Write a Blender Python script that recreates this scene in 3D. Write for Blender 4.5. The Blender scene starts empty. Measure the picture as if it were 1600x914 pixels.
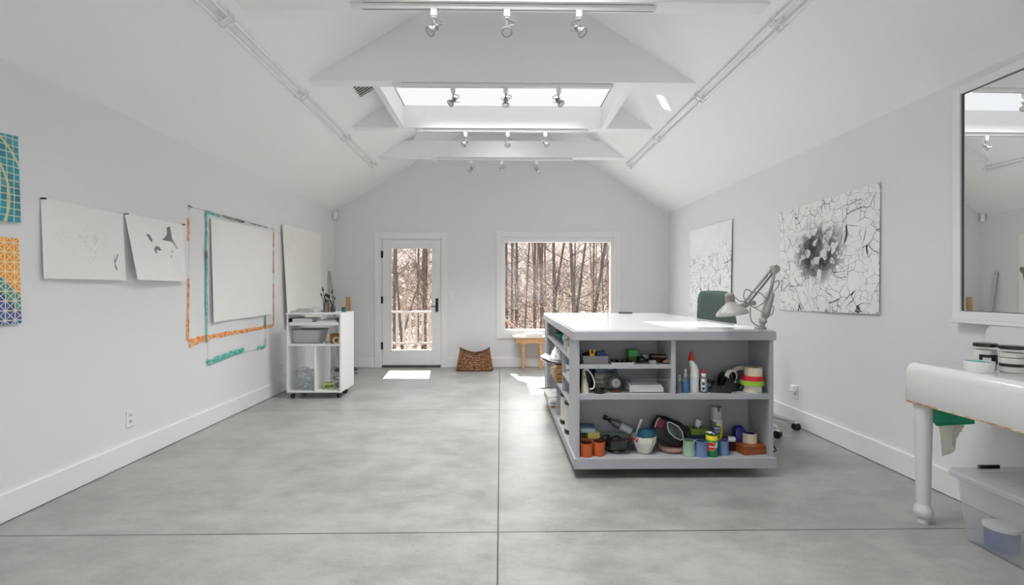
MIRROR_YAW = .5
WORLD_E, SUN_E, BOUNCE_FILL_W, NEAR_FILL_W, RIDGE_W, REAR_W, WIN_W, EXPO = .75, 8.0, 330., 30., (34., 5.), 10., 18., 0.56
GLINT_LAMP_E = .06
import bpy, bmesh, math, random
from mathutils import Vector, Matrix, Quaternion
random.seed(7)
C = bpy.context.scene.collection
R = math.radians
PI = math.pi

# ------------------------------------------------------------------ survey
# camera model used to turn measured directions into points at a known depth
FPX, TH, U0, V0, EYE = 755.0, R(0.9), 794.0, 452.5, 1.23
def at(u, v, Y):
    a = (u - U0) / FPX; b = -(v - V0) / FPX
    dx, dy = a*math.cos(TH) + math.sin(TH), math.cos(TH) - a*math.sin(TH)
    t = Y / dy
    return Vector((dx*t, Y, EYE + b*t))
def ax(u, Y): return at(u, 452, Y).x
def az(v, Y): return at(794, v, Y).z

XL, XR, YB, EAVE, PITCH = -2.63, 2.68, 7.66, 2.45, 0.62
XM = (XL + XR) / 2
RIDGE = EAVE + (XR - XM) * PITCH
YF = -1.9                      # wall behind the viewpoint

# ------------------------------------------------------------------ materials
def lin(c):
    out = []
    for q in c:
        q /= 255.0
        out.append(q/12.92 if q <= .04045 else ((q+.055)/1.055)**2.4)
    return (*out, 1.0)
class NT:
    """tiny node helper"""
    def __init__(s, name):
        s.m = bpy.data.materials.new(name); s.m.use_nodes = True
        s.t = s.m.node_tree
        s.b = s.t.nodes['Principled BSDF']; s.o = s.t.nodes['Material Output']
    def n(s, typ, ins=None, **props):
        x = s.t.nodes.new('ShaderNode' + typ)
        for k, v in props.items(): setattr(x, k, v)
        for k, v in (ins or {}).items():
            if isinstance(v, bpy.types.NodeSocket): s.t.links.new(v, x.inputs[k])
            else: x.inputs[k].default_value = v
        return x
    def math(s, op, a, b=None, c=None, clamp=False):
        x = s.t.nodes.new('ShaderNodeMath'); x.operation = op; x.use_clamp = clamp
        for i, v in enumerate((a, b, c)):
            if v is None: continue
            if isinstance(v, bpy.types.NodeSocket): s.t.links.new(v, x.inputs[i])
            else: x.inputs[i].default_value = v
        return x.outputs[0]
    def mix(s, f, a, b):
        x = s.t.nodes.new('ShaderNodeMix'); x.data_type = 'RGBA'
        for i, v in ((0, f), (6, a), (7, b)):
            if isinstance(v, bpy.types.NodeSocket): s.t.links.new(v, x.inputs[i])
            else: x.inputs[i].default_value = v
        return x.outputs[2]
    def smooth(s, v, lo, hi, a=0., b=1.):
        x = s.n('MapRange', {0: v, 1: lo, 2: hi, 3: a, 4: b}, interpolation_type='SMOOTHSTEP')
        return x.outputs[0]
    def set(s, **k):
        for q, v in k.items():
            i = s.b.inputs[q.replace('_', ' ')]
            if isinstance(v, bpy.types.NodeSocket): s.t.links.new(v, i)
            else: i.default_value = v
        return s
    def obj(s): 
        return s.n('TexCoord').outputs['Object']
    def xyz(s, v):
        x = s.n('SeparateXYZ', {0: v}); return x.outputs
MATS = {}
def mat(name, rgb, rough=.5, metal=0., var=.04, scale=8., bump=0., coat=0., spec=.5, sss=0):
    """painted / moulded surface with a little procedural unevenness"""
    if name in MATS: return MATS[name]
    t = NT(name)
    c = lin(rgb)
    nz = t.n('TexNoise', {'Vector': t.obj(), 'Scale': scale, 'Detail': 3.})
    lo = tuple(max(0, q*(1-var)) for q in c[:3]) + (1,)
    hi = tuple(min(1, q*(1+var)) for q in c[:3]) + (1,)
    t.set(Base_Color=t.mix(nz.outputs[0], lo, hi), Roughness=rough, Metallic=metal)
    t.b.inputs['Specular IOR Level'].default_value = spec
    if coat: t.b.inputs['Coat Weight'].default_value = coat
    if bump:
        bp = t.n('Bump', {'Height': nz.outputs[0], 'Strength': bump, 'Distance': .01})
        t.t.links.new(bp.outputs[0], t.b.inputs['Normal'])
    MATS[name] = t.m
    return t.m
def clear(name, rgb=(255, 255, 255), op=.12, rough=.05):
    """thin clear plastic or glass: see-through with a fresnel sheen and a little body"""
    if name in MATS: return MATS[name]
    t = NT(name)
    tr = t.n('BsdfTransparent', {'Color': tuple(q**.22 for q in lin(rgb))})
    gl = t.n('BsdfGlossy', {'Color': (1, 1, 1, 1), 'Roughness': rough})
    fa = t.n('LayerWeight', {'Blend': .5}).outputs['Facing']
    fr = t.math('ADD', t.math('MULTIPLY', t.math('POWER', fa, 5.), .55), .03)
    m1 = t.n('MixShader', {0: fr, 1: tr.outputs[0], 2: gl.outputs[0]})
    df = t.n('BsdfDiffuse', {'Color': lin(rgb)})
    tl = t.n('BsdfTranslucent', {'Color': lin(rgb)})
    m0 = t.n('MixShader', {0: .5, 1: df.outputs[0], 2: tl.outputs[0]})
    m2 = t.n('MixShader', {0: op, 1: m1.outputs[0], 2: m0.outputs[0]})
    t.t.links.new(m2.outputs[0], t.o.inputs[0])
    t.t.nodes.remove(t.b)
    MATS[name] = t.m
    return t.m
def wood(name, a, b, scale=6., axis=0, rough=.5):
    if name in MATS: return MATS[name]
    t = NT(name)
    sc = [14, 14, 14]; sc[axis] = 1.2
    mp = t.n('Mapping', {'Vector': t.obj(), 'Scale': sc})
    nz = t.n('TexNoise', {'Vector': mp.outputs[0], 'Scale': scale, 'Detail': 5., 'Distortion': .6})
    t.set(Base_Color=t.mix(t.smooth(nz.outputs[0], .3, .7), lin(a), lin(b)), Roughness=rough)
    MATS[name] = t.m
    return t.m

# ------------------------------------------------------------------ mesh builder
class B:
    def __init__(s): s.v = []; s.f = []; s.mi = []; s.k = 0
    def add(s, vs, fs):
        o = len(s.v); s.v += [Vector(q) for q in vs]
        s.f += [tuple(i+o for i in f) for f in fs]; s.mi += [s.k]*len(fs)
        return s
    def box(s, x0, x1, y0, y1, z0, z1):
        vs = [(x, y, z) for z in (z0, z1) for y in (y0, y1) for x in (x0, x1)]
        return s.add(vs, [(0,2,3,1), (4,5,7,6), (0,1,5,4), (2,6,7,3), (0,4,6,2), (1,3,7,5)])
    def obox(s, c, size, rot):
        """box turned by a rotation (euler tuple) about its centre"""
        b = B().box(-size[0]/2, size[0]/2, -size[1]/2, size[1]/2, -size[2]/2, size[2]/2)
        from mathutils import Euler
        m = Euler(rot).to_matrix()
        return s.add([m @ q + Vector(c) for q in b.v], b.f)
    def tube(s, pts, r, n=8, closed=False, caps=True, ex=1.):
        pts = [Vector(p) for p in pts]; N = len(pts)
        rs = r if isinstance(r, (list, tuple)) else [r]*N
        up = None; o = len(s.v); vs = []; fs = []
        for i, p in enumerate(pts):
            if closed: d = pts[(i+1) % N] - pts[i-1]
            else: d = pts[min(i+1, N-1)] - pts[max(i-1, 0)]
            d = d.normalized() if d.length > 1e-9 else Vector((0, 0, 1))
            if up is None:
                up = Vector((0, 0, 1)) if abs(d.z) < .9 else Vector((1, 0, 0))
            a = d.cross(up)
            if a.length < 1e-6: a = d.orthogonal()
            a.normalize(); b = a.cross(d).normalized(); up = b
            for k in range(n):
                t = 2*PI*k/n
                vs.append(p + (a*math.cos(t) + b*math.sin(t)*ex)*rs[i])
        m = N if closed else N-1
        for i in range(m):
            for k in range(n):
                k2 = (k+1) % n; j = (i+1) % N
                fs.append((i*n+k, i*n+k2, j*n+k2, j*n+k))
        if caps and not closed:
            fs.append(tuple(range(n-1, -1, -1))); fs.append(tuple((N-1)*n+k for k in range(n)))
        return s.add(vs, fs)
    def cyl(s, p0, p1, r0, r1=None, n=20):
        return s.tube([p0, p1], [r0, r0 if r1 is None else r1], n)
    def lathe(s, prof, n=28, c=(0, 0, 0), sx=1., sy=1., a0=0.):
        vs = []; fs = []; N = len(prof)
        for r, z in prof:
            for k in range(n):
                t = 2*PI*k/n + a0
                vs.append((c[0]+r*sx*math.cos(t), c[1]+r*sy*math.sin(t), c[2]+z))
        for i in range(N-1):
            for k in range(n):
                k2 = (k+1) % n
                fs.append((i*n+k, i*n+k2, (i+1)*n+k2, (i+1)*n+k))
        return s.add(vs, fs)
    def prism(s, poly, axis, a, b):
        """extrude a 2-D outline along an axis"""
        def P(p, t):
            q = list(p); q.insert(axis, t); return q
        n = len(poly)
        vs = [P(p, a) for p in poly] + [P(p, b) for p in poly]
        fs = [tuple(range(n-1, -1, -1)), tuple(range(n, 2*n))]
        fs += [(i, (i+1) % n, n+(i+1) % n, n+i) for i in range(n)]
        return s.add(vs, fs)
    def grid(s, f, nu, nv, wrap=False):
        vs = [f(i/nu, j/nv) for j in range(nv+1) for i in range(nu+(0 if wrap else 1))]
        w = nu if wrap else nu+1
        fs = [(j*w+i, j*w+(i+1) % w, (j+1)*w+(i+1) % w, (j+1)*w+i) for j in range(nv) for i in range(nu)]
        return s.add(vs, fs)
    def ball(s, c, r, n=16, m=10, sc=(1, 1, 1)):
        prof = [(max(1e-6, math.sin(PI*i/m)), -math.cos(PI*i/m)) for i in range(m+1)]
        b = B().lathe(prof, n)
        return s.add([(c[0]+q.x*r*sc[0], c[1]+q.y*r*sc[1], c[2]+q.z*r*sc[2]) for q in b.v], b.f)
    def rtub(s, x, y, r, secs, n=5):
        """stack of rounded-rectangle rings: secs = [(scale or inset, z)], open shells follow the ring order"""
        vs = []; fs = []; cnt = 4*(n+1)
        for ins, z in secs:
            rr = max(.0005, r-ins if r > ins else .0005)
            for q, (sx, sy) in enumerate(((1, 1), (-1, 1), (-1, -1), (1, -1))):
                for k in range(n+1):
                    t = q*PI/2 + k*PI/2/n
                    vs.append((sx*(x-ins-rr) + rr*math.cos(t), sy*(y-ins-rr) + rr*math.sin(t), z))
        for i in range(len(secs)-1):
            for k in range(cnt):
                k2 = (k+1) % cnt
                fs.append((i*cnt+k, i*cnt+k2, (i+1)*cnt+k2, (i+1)*cnt+k))
        fs.append(tuple(range(cnt-1, -1, -1))); fs.append(tuple((len(secs)-1)*cnt+k for k in range(cnt)))
        return s.add(vs, fs)
    def xf(s, m, start=0):
        for i in range(start, len(s.v)): s.v[i] = m @ s.v[i]
        return s
    def build(s, name, m, parent=None, smooth=False, bevel=0., world=False, solid=0., raw=False):
        me = bpy.data.meshes.new(name)
        off = Vector((0, 0, 0))
        if world and parent is not None:
            q = parent
            while q is not None: off += q.location; q = q.parent
        me.from_pydata([tuple(q-off) for q in s.v], [], s.f)
        ms = m if isinstance(m, (list, tuple)) else [m]
        for q in ms: me.materials.append(q)
        if len(ms) > 1: me.polygons.foreach_set('material_index', s.mi)
        if not raw:
            bm = bmesh.new(); bm.from_mesh(me)
            bmesh.ops.recalc_face_normals(bm, faces=bm.faces)
            bm.to_mesh(me); bm.free()
        if smooth:
            me.polygons.foreach_set('use_smooth', [True]*len(me.polygons))
            me.set_sharp_from_angle(angle=R(38))
        o = bpy.data.objects.new(name, me); C.objects.link(o)
        if parent is not None: o.parent = parent
        if solid:
            q = o.modifiers.new('t', 'SOLIDIFY'); q.thickness = solid; q.offset = 0
        if bevel:
            q = o.modifiers.new('b', 'BEVEL'); q.width = bevel; q.segments = 2; q.limit_method = 'ANGLE'; q.angle_limit = R(40)
        return o
def spline(pts, k=6):
    P = [Vector(p) for p in pts]; out = []
    for i in range(len(P)-1):
        a, b_, c, d = P[max(0, i-1)], P[i], P[i+1], P[min(len(P)-1, i+2)]
        for j in range(k):
            t = j/k; out.append(.5*((2*b_) + (c-a)*t + (2*a-5*b_+4*c-d)*t*t + (3*b_-a-3*c+d)*t**3))
    return out + [P[-1]]
def tag(o, label, cat, group=None):
    o['label'] = label; o['category'] = cat
    if group: o['group'] = group
    return o
def thing(name, label, cat, loc=(0, 0, 0), rot=(0, 0, 0), group=None):
    o = bpy.data.objects.new(name, None); C.objects.link(o); o.empty_display_size = .05
    o.location = loc; o.rotation_euler = rot
    return tag(o, label, cat, group)
def struct(o, label=None, cat=None):
    o['kind'] = 'structure'
    if label: o['label'] = label
    if cat: o['category'] = cat
    return o
def place(o, loc, rot=(0, 0, 0)):
    o.location = loc; o.rotation_euler = rot; return o
def dup(root, loc, rot=None, label=None, group=None):
    r = root.copy(); C.objects.link(r); r.location = loc
    if rot is not None: r.rotation_euler = rot
    if label: r['label'] = label
    if group: r['group'] = group
    for ch in list(root.children):
        c = ch.copy(); C.objects.link(c); c.parent = r
        for g in ch.children:
            d = g.copy(); C.objects.link(d); d.parent = c
    return r
def text_mesh(txt, size, shear=0.):
    cu = bpy.data.curves.new('lettering', 'FONT'); cu.body = txt; cu.size = size
    cu.align_x = 'CENTER'; cu.align_y = 'CENTER'; cu.shear = shear; cu.offset = size*.02; cu.resolution_u = 3
    o = bpy.data.objects.new('lettering', cu); C.objects.link(o)
    me = bpy.data.meshes.new_from_object(o.evaluated_get(bpy.context.evaluated_depsgraph_get()))
    vs = [q.co.copy() for q in me.vertices]; fs = [tuple(p.vertices) for p in me.polygons]
    bpy.data.objects.remove(o); bpy.data.curves.remove(cu); bpy.data.meshes.remove(me)
    return vs, fs
def on_can(vs, r, z, ang):
    """wrap flat lettering round an upright can; ang = direction the middle faces"""
    return [(r*math.cos(ang + q.x/r), r*math.sin(ang + q.x/r), z + q.y) for q in vs]

# ------------------------------------------------------------------ base materials
WALL = mat('wall_paint', (230, 230, 231), .75, var=.012, scale=3.)
CEIL = mat('ceiling_paint', (243, 243, 243), .8, var=.012, scale=2.)
TRIM = mat('trim_paint', (236, 236, 236), .4, var=.01)
GREY = mat('island_paint', (170, 172, 176), .45, var=.015)
WHITE = mat('white_lacquer', (238, 238, 238), .25, var=.01)
WPLA = mat('white_plastic', (235, 235, 233), .4, var=.02)
TOPW = mat('white_gloss_laminate', (240, 241, 242), .1, var=.01)
BLACK = mat('black_plastic', (22, 22, 24), .4)
STEEL = mat('brushed_steel', (190, 190, 190), .3, 1.)
LAMPM = mat('lamp_silver', (160, 160, 158), .35, .4)
CHROME = mat('chrome', (210, 210, 212), .15, 1.)
PAPER = mat('paper', (240, 240, 237), .8, var=.02, scale=5.)
GLASS = clear('window_glass', (252, 254, 253), 0., .01)
CLEARP = clear('clear_plastic', (235, 240, 242), .12, .1)
ENAMEL = mat('enamel', (226, 226, 224), .15, var=.015, coat=.3)
TAN = mat('kraft_card', (172, 128, 84), .8)

def concrete():
    t = NT('polished_concrete')
    p = t.obj()
    n1 = t.n('TexNoise', {'Vector': p, 'Scale': 1.5, 'Detail': 7., 'Roughness': .66})
    mp = t.n('Mapping', {'Vector': p, 'Rotation': (0, 0, .3), 'Scale': (1., 1.8, 1.)})
    n2 = t.n('TexNoise', {'Vector': mp.outputs[0], 'Scale': 3.8, 'Detail': 8., 'Roughness': .72})
    n3 = t.n('TexNoise', {'Vector': p, 'Scale': 70., 'Detail': 2.})
    v = t.math('ADD', t.math('MULTIPLY', n1.outputs[0], .5), t.math('MULTIPLY', n2.outputs[0], .5))
    v = t.math('ADD', v, t.math('MULTIPLY', t.math('SUBTRACT', n3.outputs[0], .5), .10))
    col = t.mix(t.smooth(v, .36, .64), lin((140, 140, 136)), lin((168, 168, 164)))
    # sawn control joints
    x, y, z = t.xyz(p)[:3]
    ln = None
    for s, q in ((x, -.013), (y, 2.452), (y, 4.95), (y, 7.45), (y, -.05)):
        a = t.smooth(t.math('ABSOLUTE', t.math('SUBTRACT', s, q)), .0025, .0055, 1., 0.)
        ln = a if ln is None else t.math('MAXIMUM', ln, a)
    col = t.mix(ln, col, lin((72, 70, 66)))
    ro = t.math('ADD', t.smooth(n2.outputs[0], .35, .65, .285, .36), t.math('MULTIPLY', n1.outputs[0], .06))
    t.set(Base_Color=col, Roughness=ro)
    t.b.inputs['Specular IOR Level'].default_value = .45
    return t.m
FLOOR = concrete()
# ================================================================== THE ROOM
struct(B().box(XL-.15, XR+.15, YF-.15, YB+.15, -.12, 0).build('floor', FLOOR), 'grey polished concrete floor with sawn joints', 'floor')
struct(B().box(XL-.15, XL, YF-.15, YB+.15, 0, EAVE).build('wall_left', WALL), 'long white left wall hung with papers', 'wall')
struct(B().box(XR, XR+.15, YF-.15, YB+.15, 0, EAVE).build('wall_right', WALL), 'white right wall with two line drawings', 'wall')
# gable wall with its door and window openings
DX0, DX1, DZ1 = -1.887, -.931, 2.04
WX0, WX1, WZ0, WZ1 = .026, 1.806, .545, 2.065
b = B(); y0, y1 = YB, YB+.15
b.box(XL, DX0, y0, y1, 0, DZ1).box(DX1, WX0, y0, y1, 0, DZ1).box(WX0, WX1, y0, y1, 0, WZ0).box(WX1, XR, y0, y1, 0, DZ1)
b.box(XL, WX0, y0, y1, DZ1, WZ1).box(WX1, XR, y0, y1, DZ1, WZ1)
b.prism([(XL, WZ1), (XR, WZ1), (XR, EAVE), (XM, RIDGE), (XL, EAVE)], 1, y0, y1)
struct(b.build('wall_back', WALL), 'white gable end wall with glazed door and window', 'wall')
# wall behind the viewpoint, with a wide window opening added for fill light
FX0, FX1, FZ0, FZ1 = -1.9, 1.95, .5, 2.2
b = B(); y0, y1 = YF-.15, YF
b.box(XL, FX0, y0, y1, 0, FZ1).box(FX1, XR, y0, y1, 0, FZ1).box(FX0, FX1, y0, y1, 0, FZ0)
b.prism([(XL, FZ1), (XR, FZ1), (XR, EAVE), (XM, RIDGE), (XL, EAVE)], 1, y0, y1)
struct(b.build('wall_front', WALL), 'white gable wall with an added wide window', 'wall')
# sloping ceiling
b = B(); t = .12
b.prism([(XL-.25, EAVE-.25*PITCH), (XM, RIDGE), (XR+.25, EAVE-.25*PITCH), (XR+.25, EAVE-.25*PITCH+t), (XM, RIDGE+t), (XL-.25, EAVE-.25*PITCH+t)], 1, YF-.3, YB+.35)
struct(b.build('ceiling', CEIL), 'white vaulted ceiling with two slopes', 'ceiling')
# baseboards
bb = B().box(XL, XL+.018, YF, YB, .004, .152); struct(bb.build('baseboard_left', TRIM, bevel=.003), 'white baseboard along the left wall', 'baseboard')
bb = B().box(XR-.018, XR, YF, YB, .004, .152); struct(bb.build('baseboard_right', TRIM, bevel=.003), 'white baseboard along the right wall', 'baseboard')
bb = B().box(XL+.018, DX0-.1, YB-.018, YB, .004, .152).box(DX1+.09, XR-.018, YB-.018, YB, .004, .152)
struct(bb.build('baseboard_back', TRIM, bevel=.003), 'white baseboard along the gable wall', 'baseboard')

# cross beams: two slim ones, two boxed right up into the gable
BZ, BH = 3.045, .225
BY = [3.04, 4.22, 5.43, 6.63]
hw = (EAVE - BZ)/PITCH + (XR - XM)            # half width where the roof meets the soffit
hw2 = (EAVE - BZ - BH)/PITCH + (XR - XM)
for i, y in enumerate(BY):
    b = B()
    if i in (0, 3): b.prism([(XM-hw, BZ), (XM+hw, BZ), (XM+hw2, BZ+BH), (XM-hw2, BZ+BH)], 1, y, y+.12)
    else: b.prism([(XM-hw, BZ), (XM+hw, BZ), (XM, RIDGE)], 1, y, y+.12)
    struct(b.build('ceiling_beam', CEIL), ['white cross beam nearest the viewpoint', 'white boxed gable panel in front of the skylight',
        'white boxed gable panel behind the skylight', 'slim white cross beam nearest the gable wall'][i], 'beam')
# skylight between the two boxed panels
sk = struct(thing('skylight', 'bright white skylight well between two gable panels', 'skylight', (XM, (BY[1]+BY[2])/2+.06, BZ)))
SX = 1.105
ys0, ys1 = BY[1]+.12, BY[2]
for s in (-1, 1):
    xa, xb = XM+s*SX, XM+s*(SX+.062)
    zr = EAVE + (XR-XM-SX)*PITCH
    B().box(min(xa, xb), max(xa, xb), ys0, ys1, BZ, zr).build('well_side', TRIM, sk, world=True)
def sky_panel():
    t = NT('skylight_diffuser')
    nz = t.n('TexNoise', {'Vector': t.obj(), 'Scale': 1.4, 'Detail': 2.})
    col = t.mix(nz.outputs[0], (.93, .955, 1., 1), (1., 1., 1., 1))
    t.set(Base_Color=(.08, .08, .08, 1), Emission_Color=col, Emission_Strength=SKY_E)
    return t.m
SKY_E = .59
SKYM = sky_panel()
B().box(XM-SX, XM+SX, ys0, ys1, 3.295, 3.31).build('diffuser', SKYM, sk, world=True)
b = B()
for s in (-1, 1): b.box(min(XM+s*SX, XM+s*(SX-.006)), max(XM+s*SX, XM+s*(SX-.006)), ys0, ys1, 3.288, 3.295)
b.build('gasket', mat('grey_gasket', (130, 132, 136), .6), sk, world=True)
# unseen panels added over the near bay to go with its fill lamps
sk2 = struct(thing('skylight', 'unseen fill light panels added over the near bay', 'skylight', (XM, 2.3, 3.55)))
B().box(XM-.62, XM+.62, 1.78, 2.82, 3.55, 3.56).box(XM-1.06, XM+1.06, .34, 1.16, 3.3, 3.31).build('diffuser', mat('fill_panel_sheet', (230, 232, 235), .5), sk2, world=True)

# hidden panel added behind the boxed panels to go with a fill lamp
for y0, y1 in ((5.62, 6.56),):
    s2 = struct(thing('skylight', 'unseen fill light panel added between the beams', 'skylight', (XM, (y0+y1)/2, 3.85)))
    B().box(XM-.38, XM+.38, y0, y1, 3.85, 3.86).build('diffuser', MATS['fill_panel_sheet'], s2, world=True)
# ------------------------------------------------------------------ glazed door
dr = struct(thing('door_1', 'white full-glass door with black hardware in gable wall', 'door', ((DX0+DX1)/2, YB, 0)))
b = B(); cw = .098
b.box(DX0-cw, DX0, YB-.02, YB, 0, DZ1+cw).box(DX1, DX1+cw, YB-.02, YB, 0, DZ1+cw).box(DX0, DX1, YB-.02, YB, DZ1, DZ1+cw)
b.build('casing', TRIM, dr, world=True, bevel=.004)
b = B().box(DX0, DX0+.016, YB, YB+.15, 0, DZ1).box(DX1-.016, DX1, YB, YB+.15, 0, DZ1).box(DX0+.016, DX1-.016, YB, YB+.15, DZ1-.016, DZ1)
b.build('jamb', TRIM, dr, world=True)
lx0, lx1, lz0, lz1, ly = DX0+.02, DX1-.02, .035, DZ1-.02, YB+.01
gx0, gx1, gz0, gz1 = -1.728, -1.084, .27, 1.882
b = B().box(lx0, gx0, ly, ly+.045, lz0, lz1).box(gx1, lx1, ly, ly+.045, lz0, lz1).box(gx0, gx1, ly, ly+.045, lz0, gz0).box(gx0, gx1, ly, ly+.045, gz1, lz1)
leaf = b.build('leaf', TRIM, dr, world=True, bevel=.002)
b = B()
for (a0, a1, c0, c1) in ((gx0-.018, gx0+.004, gz0-.018, gz1+.018), (gx1-.004, gx1+.018, gz0-.018, gz1+.018), (gx0+.004, gx1-.004, gz0-.018, gz0+.004), (gx0+.004, gx1-.004, gz1-.004, gz1+.018)):
    b.box(a0, a1, ly-.008, ly, c0, c1)
b.build('glazing_bead', TRIM, dr, world=True, bevel=.002)
B().box(gx0, gx1, ly+.018, ly+.024, gz0, gz1).build('glass', GLASS, dr, world=True)
B().box(DX0+.016, DX1-.016, YB-.012, YB+.15, 0, .03).build('threshold', mat('bronze_threshold', (84, 78, 72), .5, .3), dr, world=True)
BLKM = mat('black_metal', (26, 25, 24), .35, .4)
for zc in (1.787, 1.066, .345):
    B().cyl((DX0+.012, YB-.006, zc-.058), (DX0+.012, YB-.006, zc+.058), .008, n=10).box(DX0-.004, DX0+.03, YB-.003, YB+.012, zc-.055, zc+.055).build('hinge', BLKM, dr, world=True)
hx, hz = -1.007, .985
b = B().prism([(hx+.022*math.cos(q), hz+(.088 if math.sin(q) > 0 else -.088)+.022*math.sin(q)) for q in [2*PI*k/24+.001 for k in range(24)]], 1, ly-.012, ly)
b.cyl((hx, ly-.012, hz-.02), (hx, ly-.055, hz-.02), .009).tube([(hx, ly-.05, hz-.02), (hx-.04, ly-.055, hz-.018), (hx-.085, ly-.052, hz-.02)], [.009, .008, .007], 10)
b.cyl((hx, ly-.012, hz+.05), (hx, ly-.02, hz+.05), .014)
b.build('handle', BLKM, dr, world=True, smooth=True)

# ------------------------------------------------------------------ picture window
wn = struct(thing('window_1', 'large white-framed picture window in gable wall', 'window', ((WX0+WX1)/2, YB, WZ0)))
b = B(); cw = .09
b.box(WX0-cw, WX0, YB-.02, YB, WZ0-cw, WZ1+cw).box(WX1, WX1+cw, YB-.02, YB, WZ0-cw, WZ1+cw).box(WX0, WX1, YB-.02, YB, WZ1, WZ1+cw).box(WX0, WX1, YB-.02, YB, WZ0-cw, WZ0)
b.build('casing', TRIM, wn, world=True, bevel=.004)
g = (.072, 1.752, .598, 1.985)
b = B().box(WX0, g[0], YB+.01, YB+.11, WZ0, WZ1).box(g[1], WX1, YB+.01, YB+.11, WZ0, WZ1).box(g[0], g[1], YB+.01, YB+.11, WZ0, g[2]).box(g[0], g[1], YB+.01, YB+.11, g[3], WZ1)
b.build('window_frame', TRIM, wn, world=True, bevel=.004)
B().box(g[0], g[1], YB+.06, YB+.066, g[2], g[3]).build('glass', GLASS, wn, world=True)
# unseen window added behind the viewpoint to frame the rear fill lamp
wn2 = struct(thing('fill_window', 'unseen wide window added in the wall behind', 'window', ((FX0+FX1)/2, YF, FZ0)))
b = B()
for x in (FX0, FX0+1.25, FX0+2.5, FX1-.06): b.box(x, x+.06, YF-.1, YF-.02, FZ0, FZ1)
b.box(FX0, FX1, YF-.1, YF-.02, FZ0, FZ0+.06).box(FX0, FX1, YF-.1, YF-.02, FZ1-.06, FZ1)
b.build('window_frame', TRIM, wn2, world=True)

# ------------------------------------------------------------------ outside
DECK = mat('deck_boards', (196, 186, 176), .7, var=.15, scale=4.)
b = B()
for k in range(16): b.box(-4.2, -.2, 7.84+k*.145, 7.84+k*.145+.135, -.06, -.02)
struct(b.build('deck', DECK), 'weathered deck outside the glass door', 'deck')
LITTER = NT('leaf_litter')
nz = LITTER.n('TexNoise', {'Vector': LITTER.obj(), 'Scale': 1.6, 'Detail': 8., 'Roughness': .75})
LITTER.set(Base_Color=LITTER.mix(LITTER.smooth(nz.outputs[0], .35, .65), lin((140, 118, 106)), lin((206, 190, 178))), Roughness=1.)
def ground_z(x, y):
    z = -1.1
    if y > 24: z += (y-24)*.05
    if y > 55: z += (y-55)*.25
    return z + .12*math.sin(x*.7+y*.3) + .1*math.sin(y*.9-x*.4)
b = B().grid(lambda u, v: Vector((-45+90*u, 7.9+92*v, ground_z(-45+90*u, 7.9+92*v))), 60, 70)
struct(b.build('ground', LITTER.m), 'leaf-strewn ground of the woods', 'ground')
# porch roof over the door side; its raking edge shapes the sun patch
b = B().prism([(-3.6, 7.82), (.08, 7.82), (.073, 8.58), (.071, 8.99), (.063, 9.19), (-.024, 9.28), (-.115, 9.7), (-.2, 9.44), (-3.6, 9.44)], 2, 2.6, 2.7)
struct(b.build('porch_roof', mat('porch_boards', (150, 140, 130), .8)), 'porch roof over the deck', 'roof')

RAILP = mat('rail_paint', (246, 236, 228), .5, var=.03)
rl = thing('deck_railing', 'white deck railing with square balusters outside the glass door', 'railing', (-2, 10.0, -.02))
B().box(-4.2, -.4, 9.95, 10.05, .75, .79).build('top_rail', RAILP, rl, world=True, bevel=.006)
B().box(-4.2, -.4, 9.975, 10.02, .10, .145).build('bottom_rail', RAILP, rl, world=True, bevel=.005)
for k in range(28):
    x = -4.12 + k*.1325
    B().box(x-.018, x+.018, 9.98, 10.016, .145, .75).build('baluster', RAILP, rl, world=True)
for x in (-4.2, -.45):
    B().box(x, x+.09, 9.955, 10.045, -.02, .84).build('post', RAILP, rl, world=True, bevel=.006)
sr = thing('stair_rail', 'pale sloping stair rail beyond the lower left of the window', 'railing', (.3, 11.0, -1.1))
b = B().tube([(.05, 10.4, .62), (1.1, 11.9, -.28)], .035, 8)
b.tube([(.05, 10.4, .3), (1.1, 11.9, -.6)], .03, 8)
b.build('rail', mat('stair_rail_paint', (214, 178, 168), .6), sr, world=True)
for q in (0, .5, 1):
    p = Vector((.05, 10.4, .62)).lerp(Vector((1.1, 11.9, -.28)), q)
    B().box(p.x-.03, p.x+.03, p.y-.03, p.y+.03, -1.15, p.z).build('post', MATS['stair_rail_paint'], sr, world=True)

def bark(name, a, b_):
    t = NT(name)
    mp = t.n('Mapping', {'Vector': t.obj(), 'Scale': (9, 9, 1.6)})
    nz = t.n('TexNoise', {'Vector': mp.outputs[0], 'Scale': 3., 'Detail': 6.})
    t.set(Base_Color=t.mix(t.smooth(nz.outputs[0], .35, .65), lin(a), lin(b_)), Roughness=.95)
    return t.m
BARKS = [bark('bark_grey_brown', (84, 76, 72), (132, 122, 116)), bark('bark_red_brown', (92, 77, 69), (138, 118, 106)), bark('bark_pale', (150, 140, 134), (198, 188, 182))]
rnd = random.Random(11)
def limb(b, p, d, L, r, depth, rnd):
    """a crooked tapering branch that forks"""
    pts = [p]; n = 6 if depth < 2 else 4
    for i in range(n):
        d = (d + Vector((rnd.uniform(-.2, .2), rnd.uniform(-.2, .2), rnd.uniform(-.05, .14)))).normalized()
        p = p + d*(L/n); pts.append(p)
    rs = [r*(1-.75*i/n) for i in range(n+1)]
    b.tube(pts, rs, 5 if depth < 2 else 3, caps=False)
    if depth < 4:
        for i in range(1, n+1):
            for _ in range(2 if depth < 3 else 1):
                if rnd.random() < .75:
                    q = Vector((rnd.uniform(-1, 1), rnd.uniform(-1, 1), rnd.uniform(-.1, .8))).normalized()
                    limb(b, pts[i], (d*.6+q).normalized(), L*rnd.uniform(.3, .5), max(.004, rs[i]*.55), depth+1, rnd)
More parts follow.
